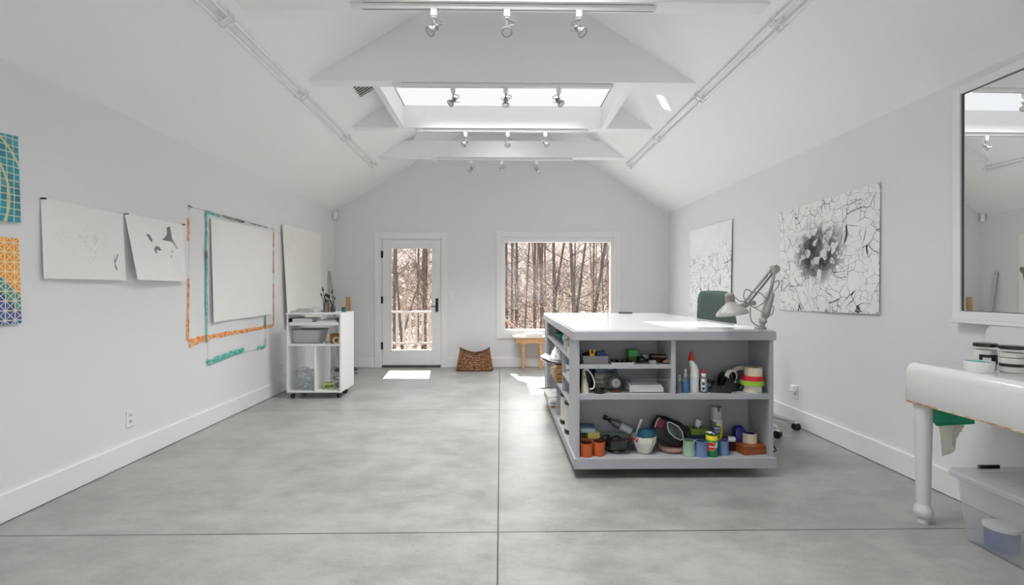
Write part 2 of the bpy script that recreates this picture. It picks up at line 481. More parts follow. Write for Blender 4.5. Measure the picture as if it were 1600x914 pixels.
def tree(x, y, r, label, group=None, lean=(0, 0), bk=0, H=9., fork=None, low=.12, dens=1.):
    z0 = ground_z(x, y)-.1
    t = thing('tree', label, 'tree', (x, y, z0), group=group)
    b = B(); br = B(); n = 10; pts = []; p = Vector((0, 0, 0)); w = [rnd.uniform(-.06, .06) for _ in range(4)]
    for i in range(n+1):
        s = i/n
        pts.append(Vector((lean[0]*H*s + w[0]*math.sin(3*s+w[1]*40), lean[1]*H*s + w[2]*math.sin(4*s+w[3]*40), H*s)))
    rs = [r*(1.25 if i == 0 else 1)*(1-.6*i/n) for i in range(n+1)]
    b.tube(pts, rs, 9)
    if fork is not None:
        k = fork[0]
        q = pts[k]; f = [q + Vector((fork[1]*s*H*.6, .1*s, s*H*.6)) for s in (0, .15, .4, .7, 1)]
        b.tube(f, [rs[k]*.85, rs[k]*.75, rs[k]*.62, rs[k]*.45, rs[k]*.2], 8)
    for i in range(int(26*dens)):
        s = rnd.uniform(low, .98); k = s*n; i0 = min(n-1, int(k)); q = pts[i0].lerp(pts[i0+1], k-i0)
        a = rnd.uniform(0, 2*PI)
        limb(br, q, Vector((math.cos(a), math.sin(a), rnd.uniform(.1, .9))).normalized(), rnd.uniform(.7, 2.2)*(1.2-s*.6), max(.008, r*.28*(1-.5*s)), 2, rnd)
    b.build('trunk', BARKS[bk], t, smooth=True, raw=True)
    br.build('branches', BARKS[bk], t, raw=True)
    return t
def px_tree(u, Y, wpx, *a, **k):
    k['H'] = min(k.get('H', 9.), .9*(Y-7.66)+.5)
    x = ax(u, Y); return tree(x, Y, wpx*Y/FPX/2, *a, **k)
px_tree(791, 17, 6.5, 'thick dark trunk at the left edge of the picture window', bk=0)
px_tree(807, 21, 4.5, 'slim straight tree second from the left in the window', bk=0)
px_tree(837, 19, 5.5, 'straight brown tree left of middle in the window, one of a close pair', bk=1)
px_tree(847, 22, 5, 'straight brown tree close beside its pair in the middle of window', bk=1)
px_tree(867, 17.5, 6, 'stout forked tree standing in the middle of the window', bk=0, fork=(2, .16))
px_tree(899, 14.5, 7.5, 'dark forking trunk right of middle in the window', bk=0, lean=(-.04, 0), fork=(2, .13))
px_tree(915, 15.5, 6.5, 'trunk leaning to the right in the picture window', bk=0, lean=(.16, 0))
px_tree(633, 15, 4.5, 'low forking tree seen through the middle of the glass door', bk=1, lean=(-.1, 0), fork=(1, .3))
px_tree(664, 17, 8, 'thick brown trunk at the right of the glass door', bk=1)
px_tree(655, 21, 4, 'slim trunk beside the thick one in the glass door', bk=0)
px_tree(616, 19, 4.5, 'slim trunk at the left of the glass door', bk=1)
FAR = 'bare trees deep in the woods'
for k in range(52):
    Y = rnd.uniform(19, 50)
    if k % 3 == 0: u = rnd.uniform(560, 730)
    else: u = rnd.uniform(750, 1010)
    px_tree(u, Y, rnd.uniform(1.6, 3.4)*(1.25 if Y < 30 else 1), 'slender bare tree deep in the woods outside', FAR, lean=(rnd.uniform(-.05, .05), 0), bk=rnd.choice((0, 1, 1, 2)), H=rnd.uniform(8, 13), dens=.7)
# thicket of twigs, dry leaves and saplings nobody could count
def thicket(name, N, ylo, yhi, hmax, m, label, leaf=0.):
    b = B()
    for _ in range(N):
        Y = rnd.uniform(ylo, yhi); u = rnd.uniform(540, 1030) if rnd.random() < .85 else rnd.uniform(300, 1300)
        x = ax(u, Y); z = ground_z(x, Y) + (rnd.random()**1.3)*hmax
        d = Vector((rnd.uniform(-1, 1), rnd.uniform(-.6, .6), rnd.uniform(-.3, 1.2))).normalized()
        p = Vector((x, Y, z)); L = rnd.uniform(.3, 1.3)
        r = rnd.uniform(.0035, .008)*(Y/18)
        p1 = p + d*L*.5 + Vector((0, 0, .05)); d2 = (d+Vector((rnd.uniform(-.5, .5), 0, rnd.uniform(-.3, .5)))).normalized()
        b.tube([p, p1, p1+d2*L*.5], [r, r*.8, r*.3], 3, caps=False)
        if rnd.random() < leaf:
            for _ in range(4):
                q = p.lerp(p1, rnd.random()) + Vector((rnd.uniform(-.15, .15), rnd.uniform(-.1, .1), rnd.uniform(-.15, .15))); s = rnd.uniform(.02, .05)*(Y/20)
                e1 = Vector((rnd.uniform(-1, 1), rnd.uniform(-1, 1), rnd.uniform(-1, 1))).normalized()*s; e2 = e1.orthogonal().normalized()*s*.6
                b.add([q-e1, q+e2, q+e1, q-e2], [(0, 1, 2, 3)])
    o = b.build(name, m, raw=True); tag(o, label, 'undergrowth'); o['kind'] = 'stuff'
    return o
thicket('undergrowth', 7000, 15, 46, 3.6, mat('dry_twigs', (140, 118, 104), .95, var=.3, scale=.7), 'tangle of bare reddish twigs and brush between the trees', .35)
thicket('dry_leaves', 1800, 13, 34, 2.6, mat('dry_beech_leaves', (216, 196, 172), .95, var=.25, scale=.6), 'pale dry leaves clinging to the brush in the woods', .95)
# ================================================================== TRACK LIGHTS
TRK = ['nearest cross beam', 'gable panel before the skylight', 'gable panel behind the skylight', 'cross beam nearest the gable wall']
HX = [(-.424, .04, .50), (-.418, .045, .513), (-.397, .08, .505), (-.41, .018, .50)]
SIDE = ['left', 'middle', 'right']
LINE = mat('track_slot', (96, 94, 92), .6)
for i, y in enumerate(BY):
    yc = y + .042
    tk = thing('light_track', 'white light track under the ' + TRK[i], 'light track', (XM, yc, BZ), group='light tracks under the beams')
    b = B().box(-.955, .955, -.018, .018, -.034, 0)
    b.build('channel', WPLA, tk, bevel=.002)
    B().box(-.90, .955, -.004, .004, -.0346, -.03).box(-.90, .955, -.0188, .0188, -.003, -.0005).build('slot', LINE, tk)
    B().box(-.975, -.955, -.017, .017, -.032, 0).box(.955, .97, -.017, .017, -.032, 0).build('end_cap', WPLA, tk, bevel=.002)
    for j, hx in enumerate(HX[i]):
        lb = f'{SIDE[j]} spotlight hanging from the track under the {TRK[i]}'
        h = thing('track_spotlight', lb, 'spotlight', (hx, yc, BZ-.034), group='spotlights on the light tracks')
        B().box(-.02, .02, -.017, .017, -.045, 0).box(-.012, .012, -.012, .012, -.056, -.045).build('adapter', WPLA, h, bevel=.003)
        piv = Vector((.0, 0, -.118))
        aim = [Vector((-.62, -.35, -.72)), Vector((.02, -.55, -.83)), Vector((.58, -.35, -.72))][j].normalized()
        if i in (1, 3) and j == 1: aim = Vector((.0, -.15, -1)).normalized()
        B().tube([(0, 0, -.05), (0, 0, -.075), (.004, .002, -.11)], .0055, 8).tube([(0, .018, -.07), (.0, .02, -.12)], .003, 6).build('stem', LAMPM, h, smooth=True)
        q = Vector((0, 0, -1)).rotation_difference(aim).to_matrix().to_4x4()
        M_ = Matrix.Translation(piv) @ q
        # open gimbal head: socket, stepped reflector, front ring, springs
        b = B().lathe([(.0, .034), (.013, .034), (.015, .028), (.015, .002), (.02, -.002), (.02, -.012), (.028, -.03), (.029, -.03)], 20)
        for k in range(3): b.lathe([(.0165, .022-k*.008), (.0195, .02-k*.008), (.0195, .018-k*.008), (.0165, .016-k*.008)], 16)
        hd = b.xf(M_).build('lamp_head', LAMPM, h, smooth=True)
        B().lathe([(.029, -.028), (.034, -.03), (.034, -.042), (.030, -.044), (.028, -.038), (.028, -.03), (.029, -.028)], 24).xf(M_).build('front_ring', LAMPM, hd, smooth=True)
        B().lathe([(0., -.036), (.015, -.037), (.028, -.04), (.028, -.036), (0., -.032)], 20).xf(M_).build('lens', mat('lamp_lens', (214, 214, 210), .15), hd, smooth=True)
        b = B()
        for s in (-1, 1): b.tube([(s*.018, 0, 0), (s*.034, .006, .018), (s*.036, .012, .036), (s*.03, .014, .04)], .0028, 6)
        b.xf(M_).build('spring_clip', LAMPM, hd)
        e = M_ @ Vector((0, 0, .034)); sgn = -1 if j == 2 else 1
        B().tube([(0, 0, -.06), (sgn*.03, 0, -.066), (sgn*.052, .004, -.075), (sgn*.05, .006, -.09), tuple(e)], .0035, 6).build('cord', LAMPM, h, smooth=True)

# ================================================================== CEILING RAILS (pairs of white pipes on brackets)
def rail(side, lab):
    s = 1 if side > 0 else -1
    x = 1.828 if s > 0 else -1.785
    n = Vector((-s*PITCH, 0, -1)).normalized()      # into the room
    up = Vector((-s, 0, PITCH)).normalized()        # up the slope
    wx = (XR - x) if s > 0 else (x - XL)
    base = Vector((x, 0, EAVE + wx*PITCH))
    r = thing('ceiling_rail', lab, 'rail', (x, 4.4, base.z), group='twin pipe rails on the slopes')
    def P(y, du, dn): return base + Vector((0, y, 0)) + up*du + n*dn
    y0, y1 = 2.1, 6.79
    for du in (-.022, .042):
        B().tube([P(y0, du, .03), P(y1, du, .03)], .0125, 10).build('pipe', WHITE, r, world=True, smooth=True)
    for y in (2.15, 3.12, 4.33, 5.55, 6.7):
        b = B()
        for dy in (-.03, .03):
            b.tube([P(y+dy, -.045, .004), P(y+dy, -.03, .048), P(y+dy, .05, .048), P(y+dy, .068, .004)], .006, 6)
        b.tube([P(y-.05, .01, .006), P(y+.05, .01, .006)], .014, 8, ex=.4)
        b.build('bracket', WHITE, r, world=True, smooth=True)
rail(-1, 'twin white pipe rail along the left ceiling slope')
rail(1, 'twin white pipe rail along the right ceiling slope')

# air vent on the left slope
vx = -1.355; n = Vector((PITCH, 0, -1)).normalized(); up = Vector((1, 0, PITCH)).normalized()
vb = Vector((vx, 4.76, EAVE+(vx-XL)*PITCH))
v = thing('air_vent', 'dark slatted air vent in the left ceiling slope', 'vent', vb)
def VP(a, c, d): return up*a + Vector((0, c, 0)) + n*d
def slab(b, a0, a1, c0, c1, d0, d1):
    vs = [VP(a, c, d) for d in (d0, d1) for c in (c0, c1) for a in (a0, a1)]
    b.add(vs, [(0,2,3,1), (4,5,7,6), (0,1,5,4), (2,6,7,3), (0,4,6,2), (1,3,7,5)])
b = B(); W_, L_ = .085, .17
slab(b, -W_, W_, -L_, L_, .001, .003); b.build('backing', mat('vent_dark', (18, 17, 16), .8), v)
b = B()
for k in range(8):
    c = -L_+.02+k*(2*L_-.04)/7; slab(b, -W_, W_, c-.007, c+.007, .003, .007)
b.build('slats', mat('vent_slat', (226, 222, 216), .6), v)
b = B()
for (a0, a1, c0, c1) in ((-W_-.012, -W_, -L_-.012, L_+.012), (W_, W_+.012, -L_-.012, L_+.012), (-W_, W_, -L_-.012, -L_), (-W_, W_, L_, L_+.012)): slab(b, a0, a1, c0, c1, .0, .014)
b.build('frame', TRIM, v)

# ================================================================== SMALL WALL FITTINGS
ms = thing('motion_sensor', 'small white motion sensor high in the left back corner', 'sensor', (XL+.035, YB-.06, 2.39))
b = B().rtub(.03, .03, .015, [(.006, -.062), (0, -.055), (0, .05), (.008, .062)]); b.xf(Matrix.Rotation(R(-40), 4, 'Z')); b.build('housing', WPLA, ms, smooth=True)
b = B().rtub(.022, .004, .003, [(.003, -.035), (0, -.03), (0, .0), (.003, .005)]); b.xf(Matrix.Rotation(R(-40), 4, 'Z') @ Matrix.Translation((0, -.031, 0))); b.build('lens', mat('sensor_lens', (214, 214, 214), .3), ms, smooth=True)
def outlet(loc, s, lab, plug=False):
    o = thing('power_outlet', lab, 'outlet', loc, group='white wall outlets')
    B().box(min(0, s*.006), max(0, s*.006), -.036, .036, -.06, .06).build('cover_plate', WPLA, o, bevel=.002)
    for dz in (-.022, .022):
        B().prism([(.017*math.cos(2*PI*k/16), dz+.015*math.sin(2*PI*k/16)) for k in range(16)], 0, s*.006, s*.008).build('socket', mat('socket_face', (214, 214, 212), .4), o)
        B().box(min(s*.008, s*.0085), max(s*.008, s*.0085), -.008, -.005, dz-.004, dz+.006).box(min(s*.008, s*.0085), max(s*.008, s*.0085), .005, .008, dz-.004, dz+.006).build('slot', LINE, o)
    if plug:
        n_ = B().box(min(s*.008, s*.04), max(s*.008, s*.04), -.03, .03, .003, .062).build('night_light', mat('night_light_white', (252, 252, 250), .3), o, bevel=.008)
    return o
outlet((XL, 3.47, .318), 1, 'white outlet low on the left wall near the baseboard')
outlet((XL, 5.83, .3), 1, 'white outlet on the left wall beside the white cart')
outlet((XR, 4.345, .302), -1, 'white outlet with a small plugged-in light on the right wall', True)
sw = thing('light_switch', 'white light switch between door and window', 'switch', (-.778, YB, 1.16))
B().box(-.036, .036, -.006, 0, -.06, .06).build('cover_plate', WPLA, sw, bevel=.002)
B().box(-.016, .016, -.010, -.006, -.033, .033).build('rocker', TRIM, sw, bevel=.002)

# ================================================================== PAPERS AND ART
def wall_sheet(name, label, cat, side, corners, m, curl=(.0, .0, .0, .0), bow=.004, nu=14, nv=14, wav=0., marks=None, thick=.0012):
    """sheet against a side wall; corners TL,TR,BR,BL as (y,z); curl = how far each corner stands off"""
    X0 = XL if side < 0 else XR
    cy = sum(c[0] for c in corners)/4; cz = sum(c[1] for c in corners)/4
    t = thing(name, label, cat, (X0, cy, cz))
    s = 1 if side < 0 else -1
    def f(u, v):
        w = [(1-u)*(1-v), u*(1-v), u*v, (1-u)*v]
        y = sum(w[i]*corners[i][0] for i in range(4)); z = sum(w[i]*corners[i][1] for i in range(4))
        d = .003 + sum(w[i]*curl[i] for i in range(4)) + bow*math.sin(PI*v)*math.sin(PI*u) + wav*math.sin(9*u+2)*v
        return Vector((s*max(.002, d), y-cy, z-cz))
    o = B().grid(f, nu*2, nv*2).build('sheet', m, t, solid=thick)
    return t, f
def pin(t, f, u, v, m, side=1):
    p = f(u, v); B().cyl(p+Vector((.001*side, 0, 0)), p+Vector((.012*side, 0, 0)), .006, .0045, 10).tube([p+Vector((.012*side, 0, 0)), p+Vector((.018*side, .012*1, .001))], [.006, .004], 8).build('pushpin', m, t, smooth=True)

def ink(scale, seed, dark, thin, cover, smudge=None, fade=None, base=(243, 243, 240), paperb=(238, 240, 240)):
    """branching pencil and charcoal lines"""
    t = NT('line_drawing'); p = t.obj()
    wn_ = t.n('TexNoise', {'Vector': t.n('Mapping', {'Vector': p, 'Location': (seed, seed, 0)}).outputs[0], 'Scale': 5., 'Detail': 3.})
    off = t.n('VectorMath', {0: wn_.outputs['Color'], 1: (.5, .5, .5)}, operation='SUBTRACT').outputs[0]
    off = t.n('VectorMath', {0: off, 'Scale': .07}, operation='SCALE').outputs[0]
    q = t.n('VectorMath', {0: p, 1: off}, operation='ADD').outputs[0]
    q = t.n('Mapping', {'Vector': q, 'Location': (seed, seed*.7, seed*.3), 'Scale': (0., 1., 1.)}).outputs[0]
    def net(sc, w, lo, hi, nsc, sd, flat=(1., 1.)):
        qq = t.n('Mapping', {'Vector': q, 'Location': (0, sd, sd*2), 'Rotation': (sd, 0, 0), 'Scale': (0, flat[0], flat[1])}).outputs[0]
        vo = t.n('TexVoronoi', {'Vector': qq, 'Scale': sc}, feature='DISTANCE_TO_EDGE')
        nz = t.n('TexNoise', {'Vector': t.n('Mapping', {'Vector': p, 'Location': (0, sd*3, sd)}).outputs[0], 'Scale': nsc, 'Detail': 2.})
        keep = t.smooth(nz.outputs[0], lo, hi)
        wd = t.math('MULTIPLY', keep, w)
        return t.math('MULTIPLY', t.smooth(t.math('DIVIDE', vo.outputs['Distance'], t.math('ADD', wd, .0008)), .3, 1.2, 1., 0.), keep)
    a = net(scale, .024, .33, .62, 6., 1.3, (1.1, .9))
    c_ = net(scale*1.8, .024, .44, .6, 8., 4.1, (.9, 1.15))
    d_ = net(scale*.8, .015, .38, .60, 5., 7.7, (.85, 1.1))
    v = t.math('MAXIMUM', t.math('MULTIPLY', a, dark), t.math('MULTIPLY', c_, thin))
    v = t.math('MAXIMUM', v, t.math('MULTIPLY', d_, dark*.85))
    X_, Y_, Z_ = t.xyz(p)[:3]
    if fade: v = t.math('MULTIPLY', v, t.smooth(t.math('ADD', Z_, t.math('MULTIPLY', wn_.outputs[0], .25)), fade[0], fade[1], 1., 0.))
    if smudge:
        sy, sz, ry, rz = smudge
        dd = t.math('SQRT', t.math('ADD', t.math('POWER', t.math('DIVIDE', t.math('SUBTRACT', Y_, sy), ry), 2.), t.math('POWER', t.math('DIVIDE', t.math('SUBTRACT', Z_, sz), rz), 2.)))
        nz = t.n('TexNoise', {'Vector': p, 'Scale': 11., 'Detail': 5., 'Distortion': 1.})
        vo = t.n('TexVoronoi', {'Vector': q, 'Scale': scale*1.9})
        cr_ = t.n('SeparateColor', {0: vo.outputs['Color']}).outputs[0]
        sm = t.math('MULTIPLY', t.smooth(t.math('ADD', dd, t.math('MULTIPLY', t.math('SUBTRACT', nz.outputs[0], .5), 1.1)), .55, 1.15, 1., 0.), t.smooth(cr_, .2, .4, .2, 1.))
        sm = t.math('MULTIPLY', sm, t.smooth(nz.outputs[0], .3, .6, .75, 1.05))
        v = t.math('MAXIMUM', v, t.math('MULTIPLY', sm, .95))
    ton = t.n('TexNoise', {'Vector': p, 'Scale': 4., 'Detail': 3.})
    v = t.math('MAXIMUM', v, t.smooth(ton.outputs[0], .55, .75, 0., .07))
    t.set(Base_Color=t.mix(t.math('MULTIPLY', v, cover, clamp=True), lin(base), lin((44, 44, 46))), Roughness=.85)
    return t.m
PINK = mat('black_pin', (18, 18, 18), .4); PING = mat('grey_pin', (120, 120, 120), .4)
# left wall
def scribble():
    t = NT('faint_pencil'); p = t.obj()
    n0 = t.n('TexNoise', {'Vector': p, 'Scale': 6., 'Detail': 4., 'Distortion': 1.5})
    l = t.smooth(t.math('ABSOLUTE', t.math('SUBTRACT', n0.outputs[0], .5)), 0., .01, 1., 0.)
    n1 = t.n('TexNoise', {'Vector': p, 'Scale': 14., 'Detail': 3., 'Distortion': 2.})
    l2 = t.smooth(t.math('ABSOLUTE', t.math('SUBTRACT', n1.outputs[0], .5)), 0., .012, 1., 0.)
    k = t.n('TexNoise', {'Vector': p, 'Scale': 22.})
    v = t.math('MULTIPLY', t.math('MAXIMUM', l, l2), t.smooth(k.outputs[0], .42, .62))
    X_, Y_, Z_ = t.xyz(p)[:3]
    dd = t.math('SQRT', t.math('ADD', t.math('POWER', t.math('DIVIDE', Y_, .25), 2.), t.math('POWER', t.math('DIVIDE', Z_, .15), 2.)))
    v = t.math('MULTIPLY', v, t.smooth(dd, .55, 1.0, .34, 0.))
    t.set(Base_Color=t.mix(v, lin((238, 238, 235)), lin((70, 70, 70))), Roughness=.85)
    return t.m
def flat_mark(t, f, quads, m, name='pencil_mark'):
    """shaded shapes on a sheet, given in sheet coordinates (u, v)"""
    b = B()
    for poly in quads:
        k = len(b.v); b.add([f(u, v) + Vector((.0012 if f(.5, .5).x > 0 else -.0012, 0, 0)) for u, v in poly], [tuple(range(len(poly)))])
    return b.build(name, m, t)
PENCIL = mat('soft_pencil', (128, 128, 130), .9, var=.35, scale=60.)
PENC2 = mat('pale_pencil', (196, 196, 196), .9, var=.2, scale=60.)
t1, f1 = wall_sheet('drawing_sheet', 'large pale scribbled drawing pinned left of the smaller dark-shape sketch', 'drawing', -1, [(2.799, 1.757), (3.392, 1.753), (3.392, 1.294), (2.80, 1.294)], scribble(), (.002, .006, .03, .02))
pin(t1, f1, .006, .012, PINK)
flat_mark(t1, f1, [[(.84, .75), (.86, .78), (.88, .84), (.87, .86), (.845, .8)], [(.84, .62), (.846, .62), (.85, .75), (.84, .76)], [(.84, .74), (.9, .6), (.905, .62), (.85, .76)]], PENCIL)
t2, f2 = wall_sheet('drawing_sheet', 'small sketch with dark grey shapes curling off the left wall', 'drawing', -1, [(3.413, 1.764), (4.034, 1.772), (4.034, 1.296), (3.44, 1.30)], mat('sketch_paper', (241, 241, 238), .85), (.003, .003, .03, .075), bow=.012)
pin(t2, f2, .004, .012, PING); pin(t2, f2, .99, .012, PING)
flat_mark(t2, f2, [[(.27, .27), (.33, .28), (.36, .36), (.34, .40), (.30, .34)], [(.66, .12), (.73, .08), (.74, .28), (.80, .42), (.76, .36), (.70, .34), (.62, .34), (.53, .33), (.60, .28), (.65, .22)],
    [(.36, .50), (.41, .44), (.46, .46), (.49, .50), (.46, .52), (.42, .50), (.40, .54), (.40, .58), (.37, .54)], [(.69, .5), (.72, .48), (.715, .53)]], PENCIL)
flat_mark(t2, f2, [[(.74, .28), (.84, .42), (.86, .44), (.8, .45), (.74, .36)], [(.66, .58), (.7, .56), (.69, .63)], [(.36, .55), (.4, .5), (.41, .56)]], PENC2, 'pale_pencil_mark')
def stroke(b, p0, p1, w, side=-1, rag=.35, skip=0., seed=0, off=.0015):
    """dry paint stroke on the left wall between (y,z) points"""
    rr = random.Random(seed); n = max(4, int((Vector(p1)-Vector(p0)).length/.018))
    d = (Vector(p1)-Vector(p0)).normalized(); nn = Vector((-d.y, d.x)); vs = []; fs = []
    w1 = w; w2 = w
    for i in range(n+1):
        q = Vector(p0).lerp(Vector(p1), i/n)
        w1 += (w-w1)*.35 + rr.uniform(-rag, rag)*w*.6; w2 += (w-w2)*.35 + rr.uniform(-rag, rag)*w*.6
        a = q + nn*max(.1*w, w1); c = q - nn*max(.1*w, w2)
        vs += [(off, a.x, a.y), (off, c.x, c.y)]
    for i in range(n):
        if rr.random() >= skip: fs.append((2*i, 2*i+1, 2*i+3, 2*i+2))
    b.add(vs, fs)
def paint(name, a, c):
    t = NT(name); n0 = t.n('TexNoise', {'Vector': t.obj(), 'Scale': 26., 'Detail': 5.})
    t.set(Base_Color=t.mix(t.smooth(n0.outputs[0], .35, .65), lin(a), lin(c)), Roughness=.6); return t.m
ORG = paint('orange_paint', (232, 132, 50), (244, 190, 140)); TEAL = paint('teal_paint', (44, 168, 150), (128, 206, 190)); CHAR = paint('charcoal_smear', (86, 96, 92), (160, 160, 156))
def marks(label, cat, items, sc, cat_off=None):
    o = thing('paint_outline', label, cat, (XL, sc[0], sc[1]))
    nk = 0 if cat_off is None else cat_off
    for nm, m, strokes in items:
        for s in strokes:
            nk += 1; b = B(); stroke(b, s[0], s[1], s[2]*.82, *s[3:5], 0., s[6], off=.0012+.0006*nk)
            for q in b.v: q.y -= sc[0]; q.z -= sc[1]
            b.build(nm, m, o)
    return o
marks('orange paint outline left on the left wall around the blank sheet', 'paint marks', [
    ('paint_stroke', ORG, [((4.11, 1.83), (4.11, 1.64), .018, -1, .4, .0, 1), ((4.11, 1.32), (4.10, .80), .017, -1, .5, 0, 2), ((4.11, .80), (5.62, .81), .022, -1, .5, .05, 3), ((5.634, .82), (5.634, 1.30), .013, -1, .5, .1, 4),
        ((5.634, 1.42), (5.634, 1.68), .014, -1, .5, .0, 5), ((5.634, 1.72), (5.634, 1.9), .011, -1, .5, .1, 6), ((4.62, 1.93), (4.75, 1.915), .016, -1, .5, .0, 7), ((4.12, .76), (4.42, .80), .02, -1, .6, .2, 8)]),
    ('pencil_line', CHAR, [((4.11, 1.93), (5.634, 1.93), .0022, -1, .2, 0, 9), ((4.11, 1.93), (4.11, .8), .0015, -1, .2, 0, 10), ((5.634, 1.93), (5.634, .82), .002, -1, .2, 0, 11), ((4.10, 1.935), (4.15, 1.93), .008, -1, .6, .3, 12)])], (4.87, 1.36))
marks('teal paint outline overlapping the orange one on the left wall', 'paint marks', [
    ('paint_stroke', TEAL, [((4.35, 1.92), (4.352, 1.0), .015, -1, .5, 0, 21), ((4.352, 1.02), (4.355, .76), .010, -1, .6, .2, 22), ((4.36, 1.925), (4.55, 1.91), .014, -1, .5, .1, 23), ((4.36, .585), (4.98, .62), .025, -1, .6, .0, 24), ((4.4, .565), (4.8, .6), .016, -1, .8, .1, 27),
        ((5.24, .60), (5.422, .60), .016, -1, .6, .1, 25), ((5.422, .94), (5.422, .80), .014, -1, .4, 0, 26), ((5.422, .68), (5.422, .61), .010, -1, .5, 0, 28)]),
    ('charcoal_smear', CHAR, [((4.58, 1.925), (4.98, 1.92), .014, -1, .8, .1, 31), ((5.1, 1.925), (5.45, 1.925), .007, -1, .8, .25, 32), ((4.352, .8), (4.357, .58), .0025, -1, .3, 0, 33), ((4.357, .585), (5.422, .592), .002, -1, .3, 0, 34), ((5.422, .95), (5.422, .59), .003, -1, .3, 0, 35), ((4.33, 1.58), (4.35, 1.5), .01, -1, .7, 0, 36)])], (4.88, 1.25), 13)
# blank sheets (in front of the paint)
t3, f3 = wall_sheet('paper_sheet', 'blank white paper inside the painted orange and teal outline', 'paper', -1, [(4.405, 1.874), (5.60, 1.911), (5.60, .948), (4.415, .935)], PAPER, (.012, .004, .008, .026), bow=.006, wav=.006)
t4, f4 = wall_sheet('paper_sheet', 'tall blank off-white paper hanging behind the cart in the left corner', 'paper', -1, [(5.813, 2.013), (7.09, 2.05), (7.08, .76), (5.905, .76)], mat('warm_paper', (240, 239, 232), .8), (.02, .004, .02, .05), bow=.008)
# right wall drawings
D1M = ink(9.5, 3.1, 1., .8, 1., smudge=(.06, .03, .34, .26))
t5, f5 = wall_sheet('drawing_sheet', 'big ink drawing of tangled branches with dark smudged middle on the right wall', 'drawing', 1, [(4.578, 1.962), (3.36, 1.989), (3.36, 1.057), (4.57, 1.034)], D1M, (.003, .004, .018, .004), bow=.006, wav=.003)
D2M = ink(8.5, 9.4, 1., .7, 1., fade=(.22, .52), base=(244, 245, 246))
t6, f6 = wall_sheet('drawing_sheet', 'paler line drawing on the right wall behind the green chair', 'drawing', 1, [(6.776, 2.056), (5.52, 2.04), (5.55, .93), (6.776, .919)], D2M, (.004, .012, .02, .004), bow=.006)
b = B(); o5 = t5
for (u, v) in ((.005, .0), (.005, .99), (.99, .99)): 
    p = f5(u, v); b.ball((p.x-.003, p.y, p.z), .005, 8, 6)
b.build('pushpin', PING, t5)
# two printed pieces at the left edge
def tile_art():
    t = NT('teal_grid_print'); p = t.obj(); X_, Y_, Z_ = t.xyz(p)[:3]
    s = .0375
    def lines(v, w): 
        fr = t.math('FRACT', t.math('DIVIDE', v, s)); return t.smooth(t.math('ABSOLUTE', t.math('SUBTRACT', fr, .5)), .5-w-.03, .5-w+.01)
    cell = t.n('Combine' + 'XYZ', {1: t.math('FLOOR', t.math('DIVIDE', Y_, s)), 2: t.math('FLOOR', t.math('DIVIDE', Z_, s))}).outputs[0]
    wn = t.n('TexWhiteNoise', {'Vector': cell})
    nz = t.n('TexNoise', {'Vector': p, 'Scale': 4.})
    base = t.mix(wn.outputs[0], lin((40, 112, 126)), lin((82, 150, 152)))
    base = t.mix(t.smooth(nz.outputs[0], .4, .65), base, lin((38, 148, 168)))
    wv = t.n('TexWave', {'Vector': t.n('Mapping', {'Vector': p, 'Location': (0, .22, .1)}).outputs[0], 'Scale': 3.2, 'Distortion': .0}, wave_type='RINGS', rings_direction='X')
    arc = t.smooth(wv.outputs[0], .93, .985)
    l = t.math('MAXIMUM', lines(Y_, .06), lines(Z_, .06))
    col = t.mix(l, base, lin((196, 208, 190))); col = t.mix(t.math('MULTIPLY', arc, .8), col, lin((226, 206, 140)))
    t.set(Base_Color=col, Roughness=.6); return t.m
def quilt_art():
    t = NT('orange_blue_print'); p = t.obj(); X_, Y_, Z_ = t.xyz(p)[:3]
    s = .052
    u = t.math('DIVIDE', Y_, s); v = t.math('DIVIDE', Z_, s)
    def ln(val, w):
        return t.smooth(t.math('ABSOLUTE', t.math('SUBTRACT', t.math('FRACT', val), .5)), .5-w-.03, .5-w+.01)
    l = t.math('MAXIMUM', ln(u, .045), ln(v, .045))
    l = t.math('MAXIMUM', l, ln(t.math('ADD', u, v), .05)); l = t.math('MAXIMUM', l, ln(t.math('SUBTRACT', u, v), .05))
    q = t.math('ADD', Z_, t.math('MULTIPLY', Y_, 1.0))
    wb = t.n('TexNoise', {'Vector': p, 'Scale': 5.}); q = t.math('ADD', q, t.math('MULTIPLY', wb.outputs[0], .05))
    o_ = t.mix(wb.outputs[0], lin((236, 140, 20)), lin((240, 166, 50)))
    tl = lin((70, 138, 136)); bl = t.mix(t.smooth(wb.outputs[0], .4, .6), lin((26, 50, 120)), lin((52, 88, 160)))
    col = t.mix(t.smooth(q, .132, .14), tl, o_)
    col = t.mix(t.smooth(q, .035, .043, 1., 0.), col, bl)
    q2 = t.math('ADD', Z_, t.math('MULTIPLY', Y_, 1.5)); col = t.mix(t.smooth(q2, -.13, -.122, 1., 0.), col, o_)
    col = t.mix(t.math('MULTIPLY', l, .85), col, lin((238, 226, 190)))
    t.set(Base_Color=col, Roughness=.6); return t.m
wall_sheet('art_print', 'teal gridded artwork on the left wall at the frame edge, upper one', 'artwork', -1, [(2.3, 2.02), (2.661, 2.061), (2.668, 1.593), (2.3, 1.575)], tile_art(), (.003, .01, .02, .006), bow=.012)
wall_sheet('art_print', 'orange and blue quilted artwork hung below the teal grid', 'artwork', -1, [(2.3, 1.505), (2.669, 1.507), (2.678, 1.047), (2.3, 1.035)], quilt_art(), (.003, .006, .014, .006), bow=.01)

# ================================================================== MIRROR
mr = thing('mirror', 'tall white-framed mirror on the right wall above the sink', 'mirror', (XR-.03, 2.772, 1.06), (0, 0, 0))
W_, H_ = 1.25, 1.335
b = B()
fw = .047
